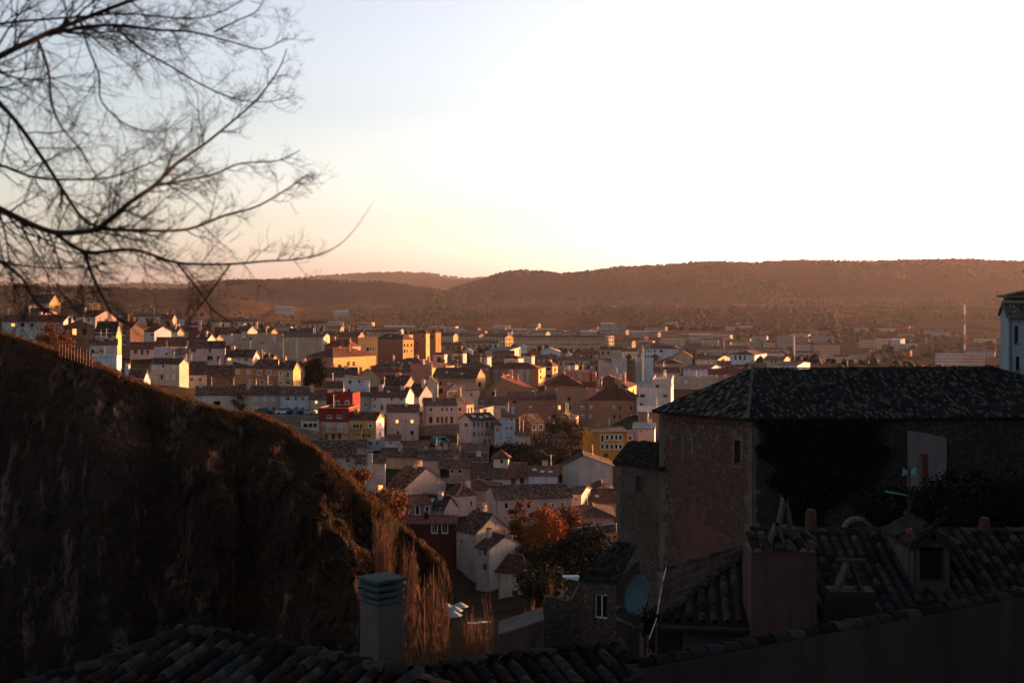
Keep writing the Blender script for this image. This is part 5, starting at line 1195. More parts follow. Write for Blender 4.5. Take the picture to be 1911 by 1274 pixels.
# ---------------------------------------------------------------- the old monastery-like tower block
K, Lf, Rt = Vector((16.94,100)), Vector((11.05,106.8)), Vector((47.5,103.2)); BR, BL = Vector((49,119)), Vector((17,121))
T = thing('old_stone_building', 'huge old rubble stone building with a dark hipped tile roof filling the right side', 'building', (28,110,-26)); zt = -8.95
MON = rubble((.085,.045,.036),(.13,.080,.062),(.072,.045,.036), .26, plaster=(.105,.052,.040), pl_amt=.56)
MON2 = rubble((.04,.032,.027),(.075,.062,.052),(.026,.021,.018), .28)
c = T.location; fp = [Lf, K, Rt, BR, BL]
q = MB()
def side(a, b, mat, rs=None, nm='wall'):
    u = Vector((b.x-a.x, b.y-a.y, 0)); L = u.length; u.normalize(); n = Vector((u.y,-u.x,0)); th = math.atan2(u.y,u.x); q = MB()
    rr = clean_rects(pix_rects(rs, 0, a.x, a.y, th, -30), L, zt+30) if rs else []
    wall_face(q, (a.x-c.x, a.y-c.y, -30-c.z), u, n, L, zt+30, rr, depth=.4); q.build(nm, mat, T)
    for r in rr:
        w_, p_ = window_meshes(r[2]-r[0], r[3]-r[1], 'k'); p = Vector((a.x,a.y,-30))+u*r[0]+Vector((0,0,r[1])); o = link('window', w_, T, p-c-n*.12, th); link('pane', p_, o)
side(Lf, K, MON, '843 44 1376:12'); side(K, Rt, MON2); side(Rt, BR, MON2); side(BR, BL, MON2); side(BL, Lf, MON2)
# blocked opening, lintels and frames of dressed stone
def onwall(a, b, px, py, off=0.0):
    u = Vector((b.x-a.x, b.y-a.y, 0)).normalized(); n = Vector((u.y,-u.x,0)); k = (px-CX)/F; t = (k*a.y-a.x)/(u.x-k*u.y); p = Vector((a.x,a.y,0))+u*t; p.z = (YH-py)/F*p.y; return p + n*off, u, n
def slab_on(a, b, x0, y0, x1, y1, off, mat, nm, T_=None, jit=0):
    T_ = T_ or T; cc = T_.location; p0, u, n = onwall(a, b, x0, y1, 0); p1, _, _ = onwall(a, b, x1, y1, 0); z1 = p0.z + (y1-y0)/F*p0.y
    q = MB(); B = [p0-n*.05, p1-n*.05, p1+n*off, p0+n*off]; B = [p-cc for p in B]; B[1].z = B[0].z; B[2].z = B[0].z; B[3].z = B[0].z
    q.hexa([B[3],B[2],B[1],B[0]], [Vector((p.x,p.y,z1-cc.z)) for p in (B[3],B[2],B[1],B[0])]); return q.build(nm, mat, T_)
DRS = stucco((.105,.083,.070), 'dressed_stone', .5, 2.0)
for x0_, y0_, x1_, y1_ in ((1273,812,1278,858),(1290,812,1295,858),(1273,806,1295,811.5),(1367,820,1371,866),(1383,820,1388,866),(1367,814,1388,819.5),(1367,867,1388,872)): slab_on(Lf, K, x0_, y0_, x1_, y1_, .05, DRS, 'stone_frame')
slab_on(Lf, K, 1279, 812, 1289.5, 858, .02, rubble((.09,.07,.06),(.13,.11,.09),(.05,.04,.035), .2), 'blocked_opening')
rd = random.Random(5); y = 782
while y < 1065:
    h_ = rd.uniform(7,13); w_ = rd.choice((7,11,14)); slab_on(Lf, K, 1404-w_, y+.7, 1404.8, y+h_, .045, DRS, 'quoin')
    w2 = rd.choice((6,9,13)); slab_on(K, Rt, 1405.4, y+.7, 1405+w2, y+h_, .045, DRS, 'quoin'); y += h_
y = 770
while y < 1050:
    h_ = rd.uniform(7,14); w_ = rd.choice((8,12,17)); slab_on(Lf, K, 1231.5, y+.7, 1231+w_, y+h_, .045, DRS, 'quoin'); y += h_
for i in range(34): x_ = 1236+i*5; slab_on(Lf, K, x_, 778+(x_-1236)*.085, x_+3, 783+(x_-1236)*.085, .14, DOORM, 'eave_block')
for _ in range(46):                                  # larger pale stones high in the wall
    x_ = rd.uniform(1240,1398); y_ = 792+abs(rd.gauss(0,18)); w_ = rd.uniform(3,8); slab_on(Lf, K, x_, y_, x_+w_, y_+rd.uniform(3,7), rd.uniform(.02,.04), DRS, 'stone')
# plaster doorway patch on the right facade
PLA = stucco((.13,.115,.115), 'pale_plaster', .3)
def slabp(a, b, pts, off, mat, nm):
    P_ = [onwall(a, b, x, y, off)[0]-c for x, y in pts]; n = onwall(a, b, pts[0][0], pts[0][1])[2]; q = MB(); q.prism(P_, -n*(off+.05)); return q.build(nm, mat, T)
slabp(K, Rt, ((1693,950),(1715,950),(1715,846),(1731,848),(1731,950),(1765,950),(1765,816),(1730,808),(1693,803)), .16, PLA, 'plaster_porch')
slabp(K, Rt, ((1722,950),(1730.5,950),(1730.5,849),(1722,848)), .05, plain('red_door', (.10,.025,.02), .7), 'door')
slabp(K, Rt, ((1715.5,950),(1721.5,950),(1721.5,848),(1715.5,847)), .03, PLA, 'door_reveal')
# hip roof
zr = -5.85; A1 = Vector((18.3,108.2,zr)); A2 = Vector((37.2,110.6,zr)); e = .55
def outp(p, q_, r_): 
    m_ = Vector((p.x-28, p.y-110, 0)).normalized(); return Vector((p.x, p.y, zt+.02)) + m_*e
Ke, Le, Re_, BRe, BLe = [outp(p, 0, 0) for p in (K, Lf, Rt, BR, BL)]
Ke.z = Le.z = -8.92
tile_plane(T, [Ke, Re_, A2, A1], (Ke, Re_), .245, .40, TILEO, 0, 1)
tile_plane(T, [Le, Ke, A1], (Le, Ke), .245, .40, islandmat('old_clay_tile_warm', ((.010,.009,.008),(.022,.018,.017),(.038,.032,.028),(.02,.02,.02),(.14,.12,.105),(.013,.012,.012)), .95), 0, 2)
tile_plane(T, [Re_, BRe, A2], (Re_, BRe), .3, .5, TILEO, 0, 3); tile_plane(T, [BRe, BLe, A1, A2], (BRe, BLe), .4, .6, TILEO, 0, 4); tile_plane(T, [BLe, Le, A1], (BLe, Le), .4, .6, TILEO, 0, 5)
cap_row(T, Ke+Vector((0,0,.04)), A1+Vector((0,0,.04)), islandmat('hip_tile', ((.05,.053,.055),(.08,.085,.088),(.065,.07,.072)), .9), .42, .26, .12, 1)
cap_row(T, A1, A2, TILEM, .45, .24, .1, 2); cap_row(T, Le, A1, TILEM, .45, .24, .1, 3); cap_row(T, Re_, A2, TILEM, .45, .24, .1, 4)
# ivy
rdn = np.random.default_rng(9); V = []; n_ = 30000; L = []
while len(L) < n_:
    px, py = rdn.uniform(1408,1660), rdn.uniform(780,1000)
    edge = 1420 + (0 if py < 830 else (py-830)*.45) + 14*math.sin(py*.11); edr = 1640 - max(0, (py-880))*1.35 + 16*math.sin(py*.09+1) + rdn.normal()*9
    if px < edge + rdn.normal()*7 or px > edr or py > 985: continue
    L.append((px, py))
for px, py in L:
    p, u, n = onwall(K, Rt, px, py, abs(rdn.normal())*.28+.05); p -= c; a = Vector(rdn.normal(size=3)).normalized(); b = a.cross(Vector(rdn.normal(size=3))).normalized(); s = rdn.uniform(.06,.14)
    V += [tuple(p-a*s), tuple(p+b*s*.6), tuple(p+a*s), tuple(p-b*s*.6)]
me = bpy.data.meshes.new('ivy'); me.from_pydata([(x+c.x, y+c.y, z+c.z) for x, y, z in V], [], np.arange(len(V)).reshape(-1,4).tolist()); me.materials.append(FOL['ever'])
tag(link('ivy', me), 'black green ivy hanging over the stone wall under the big hipped roof', 'ivy', kind='stuff')
# stone arch in the garden
T2 = thing('garden_arch', 'pale stone arch low in the garden behind the tiled ridge', 'arch', P(1602,992,70)); k = 70/F
for i in range(9):
    a0, a1 = math.pi*i/9+.02, math.pi*(i+1)/9-.02; q = MB(); r0, r1 = 24*k, 30*k
    q.prism([(math.cos(a0)*r0,0,math.sin(a0)*r0-.1),(math.cos(a0)*r1,0,math.sin(a0)*r1-.1),(math.cos(a1)*r1,0,math.sin(a1)*r1-.1),(math.cos(a1)*r0,0,math.sin(a1)*r0-.1)], (0,.5,0)); q.build('arch_stone', DRS, T2)
q = MB(); q.box(-24*k,24*k,.2,.4,-1,14*k); q.build('infill', MON2, T2)
# annex left of the old building
T = thing('stone_annex', 'narrow stone annex with a mossy tile roof left of the huge old building', 'building', (9.8,110,-26)); c = T.location
fa = [Vector((8.05,109.4)), Vector((11.2,106.6)), Vector((15,112)), Vector((10,116))]
poly_walls(T, [(p.x,p.y) for p in fa], -13.35, -30, rubble((.08,.05,.042),(.11,.075,.06),(.055,.04,.034), .26, plaster=(.085,.06,.052), pl_amt=.5), {0: '904 32 1193.5:13k'})
q = [P(1143,862,109.6), P(1232,875,105.9), Vector((15.6,112,-12.2)), Vector((9.6,117,-12.9))]
n_ = (q[1]-q[0]).cross(q[2]-q[0]).normalized(); q[3].z = q[0].z - (n_.x*(q[3].x-q[0].x)+n_.y*(q[3].y-q[0].y))/n_.z
tile_plane(T, q, (q[0], q[1]), .3, .45, TILEM, 0, 7, hh=.1)
a0_, b0_ = fa[0], fa[1]; rd = random.Random(8); y = 872
while y < 1060:
    h_ = rd.uniform(7,12); slab_on(a0_, b0_, 1151.5, y+.6, 1151+rd.choice((5,8,10)), y+h_, .05, DRS, 'quoin', T); y += h_
# stone house low in the centre
T = thing('stone_house', 'rough rubble stone house with a shuttered window in the lower centre', 'house', P(1080,1240,85)); c = T.location
RUB = rubble((.08,.058,.045),(.14,.10,.078),(.045,.033,.027), .2)
p0, p1 = P(1084,1100,85), P(1150,1100,84); fp4 = [(p0.x,p0.y),(p1.x,p1.y),(p1.x+2,p1.y+7),(p0.x+2,p0.y+7)]
poly_walls(T, fp4, P(1084,1078,85).z, -33, RUB, {0: '1131 46 1121:24n'})
q = [P(1080,1081,84.7), P(1152,1084,83.7)]; q += [Vector((q[1].x+1.5,q[1].y+4.5,q[1].z+1.35)), Vector((q[0].x+2.6,q[0].y+4.5,0))]
n_ = (q[1]-q[0]).cross(q[2]-q[0]).normalized(); q[3].z = q[0].z - (n_.x*(q[3].x-q[0].x)+n_.y*(q[3].y-q[0].y))/n_.z
tile_plane(T, q, (q[0], q[1]), .24, .4, TILEM, 0, 9, hh=.08)
q = MB(); k = lambda x, y: P(x,y,85.0)-c
q.prism([k(1015,1420),k(1084,1420),k(1084,1080),k(1078,1098),k(1069,1116),k(1056,1122),k(1040,1118),k(1027,1112),k(1015,1115)], (0,.7,0)); q.build('ruined_wall', RUB, T)
p_ = P(1106,1108,84.55)-c; q = MB()
for i in range(5): xx = p_.x + i*.2; q.box(xx-.012, xx+.012, p_.y-.06, p_.y-.03, p_.z-1.5, p_.z)
for zz_ in (0,-.5,-1.0,-1.45): q.box(p_.x-.05, p_.x+.85, p_.y-.065, p_.y-.04, p_.z+zz_-.015, p_.z+zz_+.015)
q.build('window_grille', METAL, T)
T = thing('plaster_wall', 'plain brownish plaster wall with a slanting top left of the stone house', 'wall', P(972,1240,80)); c = T.location; k = lambda x, y: P(x,y,80)-c
q = MB(); q.prism([k(932,1420),k(1014,1420),k(1014,1158),k(932,1186)], (0,3,0)); q.build('masonry', stucco((.075,.048,.042), 'stained_plaster', .55, 1.5), T)
q = MB(); q.prism([k(930,1186),k(1015,1157.5),k(1015,1155),k(930,1183)], (0,3.2,0)); q.build('coping', DRS, T)
q = MB(); q.tube([k(1012,1165)+Vector((0,-.08,0)), k(972,1240)+Vector((0,-.08,0))], .02, 4); q.build('cable', METAL, T)
T = thing('canopy', 'small white tilted awning catching light beside the stone house', 'awning', P(1066,1105,92)); c = T.location; k = lambda x, y, D=92: P(x,y,D)-c
q = MB(); q.prism([k(1050,1076),k(1081,1084),k(1081,1076)], (0,.6,.02)); q.build('awning_cloth', plain('awning_cloth', (.62,.6,.58), .8), T)
for x_ in (1054,1080): q = MB(); q.tube([k(x_,1079), k(x_,1190)], .05, 5); q.build('post', METAL, T)
q = MB(); q.tube([k(1040,1098),k(1062,1116)], .05, 4); q.tube([k(1060,1096),k(1040,1118)], .05, 4); q.build('cross_brace', ALUM, T)
# ---------------------------------------------------------------- building at the right picture edge
H('pale blue house with two dark windows and drainpipes at the right picture edge', 1882,2060,None, 588,760,112,-15,'g',566,(.20,.25,.28),'older',w='624 32 1896.5:7k;678 26 1899:7k;624 32 1960:8k', d=9, chim=0, aer=0, ov=.6, ctl=False)
H('taller upper storey of old house behind the blue one at the right picture edge', 1889,2060,None, 553,640,121,-15,'h',532,(.10,.10,.10),'older', d=10, chim=0, aer=0, ov=.6, ctl=False)
H('unseen row of houses added outside the right picture edge to cast shade', 2060,2420,None, 500,700,110,8,'g',470,'tan','old',g=(6,2,.3,.4,'k'), d=12, ctl=False)  # out of view, added to block the low sun from the foreground
# ---------------------------------------------------------------- roofs in front of the camera
def rayp(px, py, o, n):
    d = P(px, py, 1.0); t = Vector(o).dot(n)/d.dot(n); return d*t
def visible_first(p):                                # pieces inside the picture become objects first
    px = CX+F*p.x/p.y; py = YH-F*p.z/p.y; return 0 if (-20 < px < 1931 and py < 1295) else 1
PLG = stucco((.05,.036,.032), 'dark_plaster', .4, 2.0)
# left
T = thing('tiled_roof_house', 'dark clay tiled roof at the bottom left corner', 'house', (-3.5,15,-9)); c = T.location
A = P(350,1182,17.5); B = P(770,1274,15.5); B.z = A.z; rdg = (B-A); rdg.z = 0; rdg.normalize(); dn = Vector((rdg.y,-rdg.x,0)); dn = dn if dn.y < 0 else -dn
sl = (dn + Vector((0,0,-.36))).normalized(); nn = rdg.cross(sl).normalized(); nn = nn if nn.z > 0 else -nn
poly = [A, rayp(200,1243,A,nn), rayp(40,1290,A,nn), rayp(40,1420,A,nn), rayp(720,1420,A,nn), A+rdg*3.6]
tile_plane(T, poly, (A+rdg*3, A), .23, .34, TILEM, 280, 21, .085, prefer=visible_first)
cap_row(T, A+rdg*3.5+Vector((0,0,.02)), A+Vector((0,0,.02)), TILEM, .33, .2, .1, 22)
cap_row(T, rayp(40,1290,A,nn)+Vector((0,0,.02)), rayp(200,1243,A,nn)+Vector((0,0,.03)), TILEM, .33, .2, .1, 23); cap_row(T, rayp(200,1243,A,nn)+Vector((0,0,.02)), A+Vector((0,0,.03)), TILEM, .33, .2, .1, 23)
q = MB(); pb = [p-nn*.16 for p in poly]; q.prism([p-c for p in pb], (0,0,-5)); q.build('wall', PLG, T)
# far slope of the same roof
pq = [A, A+rdg*3.6, A+rdg*3.6+Vector((-dn.x*2.2,-dn.y*2.2,-.9)), A+Vector((-dn.x*2.2,-dn.y*2.2,-.9))]; tile_plane(T, pq, (pq[3], pq[2]), .3, .4, TILEM, 0, 29)
# centre, with the louvred chimney
T = thing('tiled_roof_house', 'dark tiled roof in the bottom centre with a curved end row and a louvred chimney', 'house', (0,19,-10)); c = T.location
A = P(1152,1206,21); B = P(640,1262,19); B.z = A.z; rdg = (B-A); rdg.z = 0; rdg.normalize(); dn = Vector((rdg.y,-rdg.x,0)); dn = dn if dn.y < 0 else -dn
sl = (dn+Vector((0,0,-.34))).normalized(); nn = rdg.cross(sl).normalized(); nn = nn if nn.z > 0 else -nn
poly = [A, B+rdg*-.0, rayp(600,1420,A,nn), rayp(1255,1420,A,nn), rayp(1196,1276,A,nn)]
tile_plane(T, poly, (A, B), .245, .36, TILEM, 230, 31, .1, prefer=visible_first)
cap_row(T, B+Vector((0,0,.03)), A+Vector((0,0,.03)), TILEM, .36, .21, .1, 32); cap_row(T, rayp(1250,1400,A,nn)+Vector((0,0,.03)), A+Vector((0,0,.03)), TILEM, .36, .24, .12, 33)
q = MB(); pb = [p-nn*.16 for p in poly]; q.prism([p-c for p in pb], (0,0,-5)); q.build('wall', PLG, T)
pq = [A, B, B+Vector((-dn.x*2.5,-dn.y*2.5,-.9)), A+Vector((-dn.x*2.5,-dn.y*2.5,-.9))]; tile_plane(T, pq, (pq[3], pq[2]), .3, .4, TILEM, 0, 39)
k = 22.2/F; cc = P(713,1100,22.2)-c; s2 = 31*k
ang = R(40); rot = Matrix.Rotation(ang, 3, 'Z')
def rbox(q, cx_, cy_, s, z0, z1, taper=1.0, mi=0):
    b = [Vector((cx_,cy_,0))+rot@Vector((sx*s,sy*s,0)) for sx, sy in ((-1,-1),(1,-1),(1,1),(-1,1))]; t = [Vector((cx_,cy_,0))+rot@Vector((sx*s*taper,sy*s*taper,0)) for sx, sy in ((-1,-1),(1,-1),(1,1),(-1,1))]
    q.hexa([Vector((p.x,p.y,z0)) for p in b], [Vector((p.x,p.y,z1)) for p in t], mi)
q = MB(); zl = P(713,1122,22.2).z-c.z; rbox(q, cc.x, cc.y, s2*.98, zl-3.2, zl, .96); chm = q.build('chimney', stucco((.075,.066,.066), 'chimney_render', .35, 2.5), T)
q = MB(); rbox(q, cc.x, cc.y, s2*.7, zl+.002, zl+.36); q.build('flue_core', METAL, chm)
TEAL = stucco((.034,.055,.062), 'weathered_concrete', .3, 3)
for i in range(3):
    q = MB(); z0 = zl+.02+i*.105; rbox(q, cc.x, cc.y, s2*1.03, z0, z0+.055, .96); q.build('louvre', TEAL, chm)
q = MB(); rbox(q, cc.x, cc.y, s2*1.1, zl+.345, zl+.39); q.build('cap_slab', TEAL, chm)
# plaster wall with a row of capping tiles
T = thing('garden_wall', 'long dark plaster wall topped by a row of clay tiles at the bottom right', 'wall', (5,21,-9)); c = T.location
A = P(1196,1242,20); B = P(2100,1075,26.4); B.z = A.z; d_ = (B-A).normalized(); n_ = Vector((d_.y,-d_.x,0))
q = MB(); q.hexa([Vector((p.x,p.y,-12))-c for p in (A,B,B-n_*.35,A-n_*.35)], [Vector((p.x,p.y,A.z-.05))-c for p in (A,B,B-n_*.35,A-n_*.35)]); q.build('masonry', stucco((.042,.034,.032), 'grey_plaster', .4, 1.2), T)
cap_row(T, A-n_*.14+Vector((0,0,-.05)), B-n_*.14+Vector((0,0,-.05)), TILEM, .33, .26, .12, 41, 'capping_tile')
A2_, B2_ = P(1756,1140,24.0), P(2100,1060,27.5); B2_.z = A2_.z; cap_row(T, A2_, B2_, TILEM, .33, .24, .11, 42, 'capping_tile')
q = MB(); q.hexa([Vector((p.x,p.y,-12))-c for p in (A2_,B2_,B2_-n_*.35,A2_-n_*.35)], [Vector((p.x,p.y,A2_.z-.01))-c for p in (A2_,B2_,B2_-n_*.35,A2_-n_*.35)]); q.build('upper_masonry', stucco((.028,.030,.033), 'bluish_plaster', .3, 1.2), T)
# house at the right with hip end, chimneys and dormer
T = thing('tiled_roof_house', 'near house at the right with a hipped tile roof, dormer and reddish chimney', 'house', (6,30,-10)); c = T.location
E1, E2, AP1 = P(1230,1160,27), P(1404,1166,26.8), P(1402,1021,30.2); BK = P(1245,1064,31.8); E2.z = E1.z; BK.z = E1.z
AP2 = Vector((AP1.x+.5, AP1.y, AP1.z)); E3 = Vector((E2.x+.3, E2.y, E2.z))
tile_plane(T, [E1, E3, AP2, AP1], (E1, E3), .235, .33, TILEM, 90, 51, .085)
RT = islandmat('reddish_tile', ((.02,.011,.009),(.038,.018,.014),(.032,.02,.017),(.06,.038,.03),(.018,.012,.01)), .92, nscale=9)
tile_plane(T, [BK, E1, AP1], (BK, E1), .235, .33, RT, 80, 52, .07)
cap_row(T, E1+Vector((0,0,.03)), AP1+Vector((0,0,.03)), TILEM, .34, .21, .1, 53); cap_row(T, BK+Vector((0,0,.02)), AP1+Vector((0,0,.02)), TILEM, .34, .2, .09, 54)
q = MB(); f1, f2 = P(1276,1175,27.4)-c, P(1402,1175,27.2)-c
q.box(f1.x, f2.x, f1.y, f1.y+5, -4, E1.z-c.z-.12); q.build('wall', stucco((.065,.050,.052), 'pinkish_plaster', .3, 2), T)
q = MB(); q.box(f1.x-.5, f1.x, f1.y+.1, f1.y+.5, -4, E1.z-c.z-.2); q.build('dark_recess', stucco((.02,.016,.016)), T)  # near-black box for the dark opening, its shade put into the colour
q = MB(); g1 = E1-c+Vector((0,-.04,-.1)); q.tube([g1, E2-c+Vector((0,-.04,-.1))], .06, 6); q.build('gutter', METAL, T)
q = MB(); q.tube([BK-c+Vector((-.02,0,.12)), E1*.35+BK*.65-c+Vector((-.06,0,.02)), E1-c+Vector((-.05,0,.06)), E1-c+Vector((-.2,-.1,-.3))], .009, 5); q.build('white_cable', WFRAME, T)
RED_PL = stucco((.072,.040,.034), 'reddish_plaster', .45, 2.5)
k = 26.6/F; a = P(1402,1195,26.6)-c; b = P(1524,1030,26.6)-c
q = MB(); q.box(a.x, b.x, a.y, a.y+.95, a.z-1.5, b.z); chm = q.build('chimney', RED_PL, T)
cm_, _, _ = tile_mesh('chimney_cap_tile', .2, .5, .09, TILEM)
for i in range(6):
    o = link('chimney_cap_tile', cm_, chm); o.location = (a.x+.1+i*(b.x-a.x-.16)/5, a.y-.1, b.z+.02); o.rotation_euler = (R(14),0,0)
    o = link('chimney_cap_tile', cm_, chm); o.location = (a.x+.1+i*(b.x-a.x-.16)/5, a.y+.32, b.z+.13); o.rotation_euler = (R(8),0,0)
def lean_pair(par, x, y, z, w, h, mat, dp=.26):
    for s in (-1,1):
        q = MB(); q.hexa([(x+s*w,y-dp,z),(x+s*(w-.06),y-dp,z),(x+s*(w-.06),y+dp,z),(x+s*w,y+dp,z)][::-s], [(x+s*.03,y-dp,z+h),(x-s*.03,y-dp,z+h),(x-s*.03,y+dp,z+h),(x+s*.03,y+dp,z+h)][::-s]); q.build('leaning_cap_slab', mat, par)
CL = plain('pale_clay', (.060,.044,.038), .85)
q = MB(); q.box(b.x-.66, b.x-.28, a.y+.5, a.y+.9, b.z+.05, b.z+.36); q.build('flue_block', stucco((.06,.045,.04)), chm)
lean_pair(chm, b.x-.47, a.y+.7, b.z+.37, .15, .56, CL, .14); lean_pair(chm, b.x-.72, a.y+.2, b.z+.1, .17, .42, CL, .12)
# main slope
G1, G2 = P(1400,985,34), P(2080,1000,34); G2.z = G1.z = P(1540,993,34).z; nn = Vector((0,-.32,1)).normalized()
poly = [G1, rayp(1412,1215,G1,nn), rayp(1500,1240,G1,nn), rayp(2080,1150,G1,nn), G2]
tile_plane(T, poly, (poly[1]*1.0, poly[1]+Vector((1,0,0))), .25, .34, TILEM, 0, 55, .085, prefer=visible_first) if False else tile_plane(T, poly, (G1, G2), .25, .34, TILEM, 105, 55, .085, prefer=visible_first)
cap_row(T, G1+Vector((0,0,.03)), G2+Vector((0,0,.03)), TILEM, .36, .2, .09, 56)
q = MB(); q.prism([p-c-Vector((0,0,.17)) for p in poly], (0,0,-3)); q.build('wall', PLG, T)
# second chimney with leaning slabs
a = P(1551,1185,28.2)-c; b = P(1634,1104,28.2)-c
q = MB(); q.box(a.x, b.x, a.y, a.y+.6, a.z-.8, b.z); chm = q.build('chimney', stucco((.035,.026,.024), 'chimney_plaster', .4, 2.5), T)
mx = (a.x+b.x)/2; lean_pair(chm, mx-.02, a.y+.3, b.z, .27, .6, CL, .2)
q = MB(); q.tube([(mx-.3,a.y+.1,b.z+.62),(mx+.26,a.y+.1,b.z+.6)], .05, 6); q.build('cap_tile', CL, chm)
# clay pots on the ridge
for px, y0, y1 in ((1513,950,996),(1837,965,1004)):
    p = P(px, y1, 34.0)-c; q = MB(); hgt = (y1-y0)/F*34; q.lathe(p, [(.15,-.1),(.14,hgt*.5),(.12,hgt*.92),(.09,hgt),(0,hgt)], 12); q.build('clay_vent_pot', plain('terracotta_pot', (.055,.024,.019), .8), T, True)
# dormer
a = P(1706,1092,31.3)-c; b = P(1774,1012,31.3)-c; 
q = MB(); wall_face(q, (a.x,a.y,a.z-.2), (1,0,0), (0,-1,0), b.x-a.x, b.z-a.z+.2, [(.13,.3,b.x-a.x-.13,b.z-a.z+.1)], .4); q.box(a.x,b.x,a.y+.42,a.y+2.2,a.z-.2,b.z); 
q.box(a.x,a.x+.02,a.y,a.y+.42,a.z-.2,b.z); q.box(b.x-.02,b.x,a.y,a.y+.42,a.z-.2,b.z)
mid = (a.x+b.x)/2; rz_ = b.z+.22; q.face([(a.x,a.y-.002,b.z),(b.x,a.y-.002,b.z),(mid,a.y-.002,rz_)]); dm = q.build('dormer', stucco((.065,.052,.045), 'dormer_plaster', .4, 3), T)
ra = [Vector((mid,a.y-.12,rz_+.03))+c, Vector((mid,a.y+2,rz_+.03))+c, Vector((b.x+.16,a.y+2,b.z-.04))+c, Vector((b.x+.16,a.y-.12,b.z-.04))+c]
rb_ = [Vector((mid,a.y-.12,rz_+.03))+c, Vector((mid,a.y+2,rz_+.03))+c, Vector((a.x-.16,a.y+2,b.z-.04))+c, Vector((a.x-.16,a.y-.12,b.z-.04))+c]
for rr_ in (ra, rb_): tile_plane(T, rr_, (rr_[3], rr_[2]), .2, .28, TILEM, 14, 57, .07)
cap_row(T, Vector((mid,a.y-.16,rz_+.06))+c, Vector((mid,a.y+2,rz_+.06))+c, TILEM, .32, .17, .1, 58)
q = MB(); q.box(a.x+.13, b.x-.13, a.y+.25, a.y+.28, a.z+.1, b.z-.1); q.build('dormer_glass', GLASS, dm)
# television aerial
b0 = P(1697,1090,31); T = thing('television_aerial', 'thin television aerial on a pole above the near tiled roof', 'aerial', b0); k = 31/F
q = MB(); q.tube([(0,0,0),(0,0,218*k)], .018, 6); q.build('pole', METAL, T)
q = MB(); q.tube([(0,0,165*k),(-44*k,.05,172*k)], .012, 4)
for i in range(9): x_ = -6*k-i*4.4*k; q.tube([(x_,-.16,167*k+i*.01),(x_,.16,167*k+i*.01)], .006, 3)
q.build('boom', plain('bluish_metal', (.10,.22,.25), .5, .3), T)
for s in (-1,1):
    q = MB(); q.hexa([(s*4*k,-.02,206*k),(s*12*k,-.02,203*k),(s*12*k,.02,203*k),(s*4*k,.02,206*k)][::s], [(s*4*k,-.02,212*k),(s*12*k,-.02,218*k),(s*12*k,.02,218*k),(s*4*k,.02,212*k)][::s]); q.build('reflector', plain('bluish_metal', (.10,.22,.25), .5, .3), T)
    q = MB(); q.tube([(s*3*k,0,150*k),(s*12*k,0,190*k)], .008, 4); q.tube([(s*3*k,0,145*k),(s*12*k,0,118*k)], .008, 4); q.build('stay', METAL, T)
q = MB(); q.box(-.05,.05,-.05,.05,96*k,105*k); q.build('junction_box', plain('red_plastic', (.18,.05,.035), .6), T)
# satellite dish
b0 = P(1203,1300,29.5); T = thing('satellite_dish', 'teal grey satellite dish with a comb aerial on its pole at the lower centre', 'satellite dish', b0); k = 29.5/F; TM = plain('dish_paint', (.032,.062,.072), .55)
q = MB(); q.tube([(0,0,-1),(0,0,178*k)], .028, 8); q.build('pole', METAL, T)
q = MB(); rings = []; n_ = 28; ax = Vector((-.80,-.52,.28)).normalized(); s_ = ax.cross(Vector((0,0,1))).normalized(); t_ = s_.cross(ax); ctr = Vector((-8*k,-.1,190*k))
prof = [(0,0),(.12,.012),(.24,.04),(.34,.075),(.405,.11)]
base = len(q.v)
for r, dd in prof:
    for j in range(n_): a = 2*math.pi*j/n_; q.v.append(tuple(ctr + (s_*math.cos(a)*.92 + t_*math.sin(a))*r + ax*dd))
for i in range(len(prof)-1):
    for j in range(n_): j2 = (j+1) % n_; q.f.append((base+i*n_+j, base+i*n_+j2, base+(i+1)*n_+j2, base+(i+1)*n_+j)); q.m.append(0); q.uv.append([(0,0)]*4)
rim = [ctr + (s_*math.cos(2*math.pi*j/n_)*.92 + t_*math.sin(2*math.pi*j/n_))*.405 + ax*.11 for j in range(n_+1)]; q.tube(rim, .012, 5, cap=False)
dob = q.build('dish', TM, T, True)
q = MB(); q.tube([ctr - t_*.36 + ax*.1, Vector((-38*k,-.45,163*k)), Vector((-52*k,-.55,176*k))], .018, 6); q.build('arm', TM, T)
q = MB(); q.tube([Vector((-56*k,-.58,178*k)), Vector((-47*k,-.5,176*k))], .04, 8); q.build('receiver', TM, T)
q = MB(); q.tube([(0,0,124*k),(-55*k,-.2,148*k)], .014, 4)
for i in range(12): x_ = -8*k-i*3.9*k; zc_ = 127.5*k+i*1.7*k; q.tube([(x_,-.18,zc_),(x_,.18,zc_)], .007, 3)
q.build('comb_aerial', TM, T)
q = MB(); q.tube([(-36*k,-.3,158*k),(-33*k,-.2,110*k),(-36*k,-.1,60*k),(-37*k,0,20*k)], .01, 4); q.build('cable', METAL, T)
q = MB(); q.box(-.06,.06,-.12,-.02,172*k,182*k); q.build('bracket', TM, T)

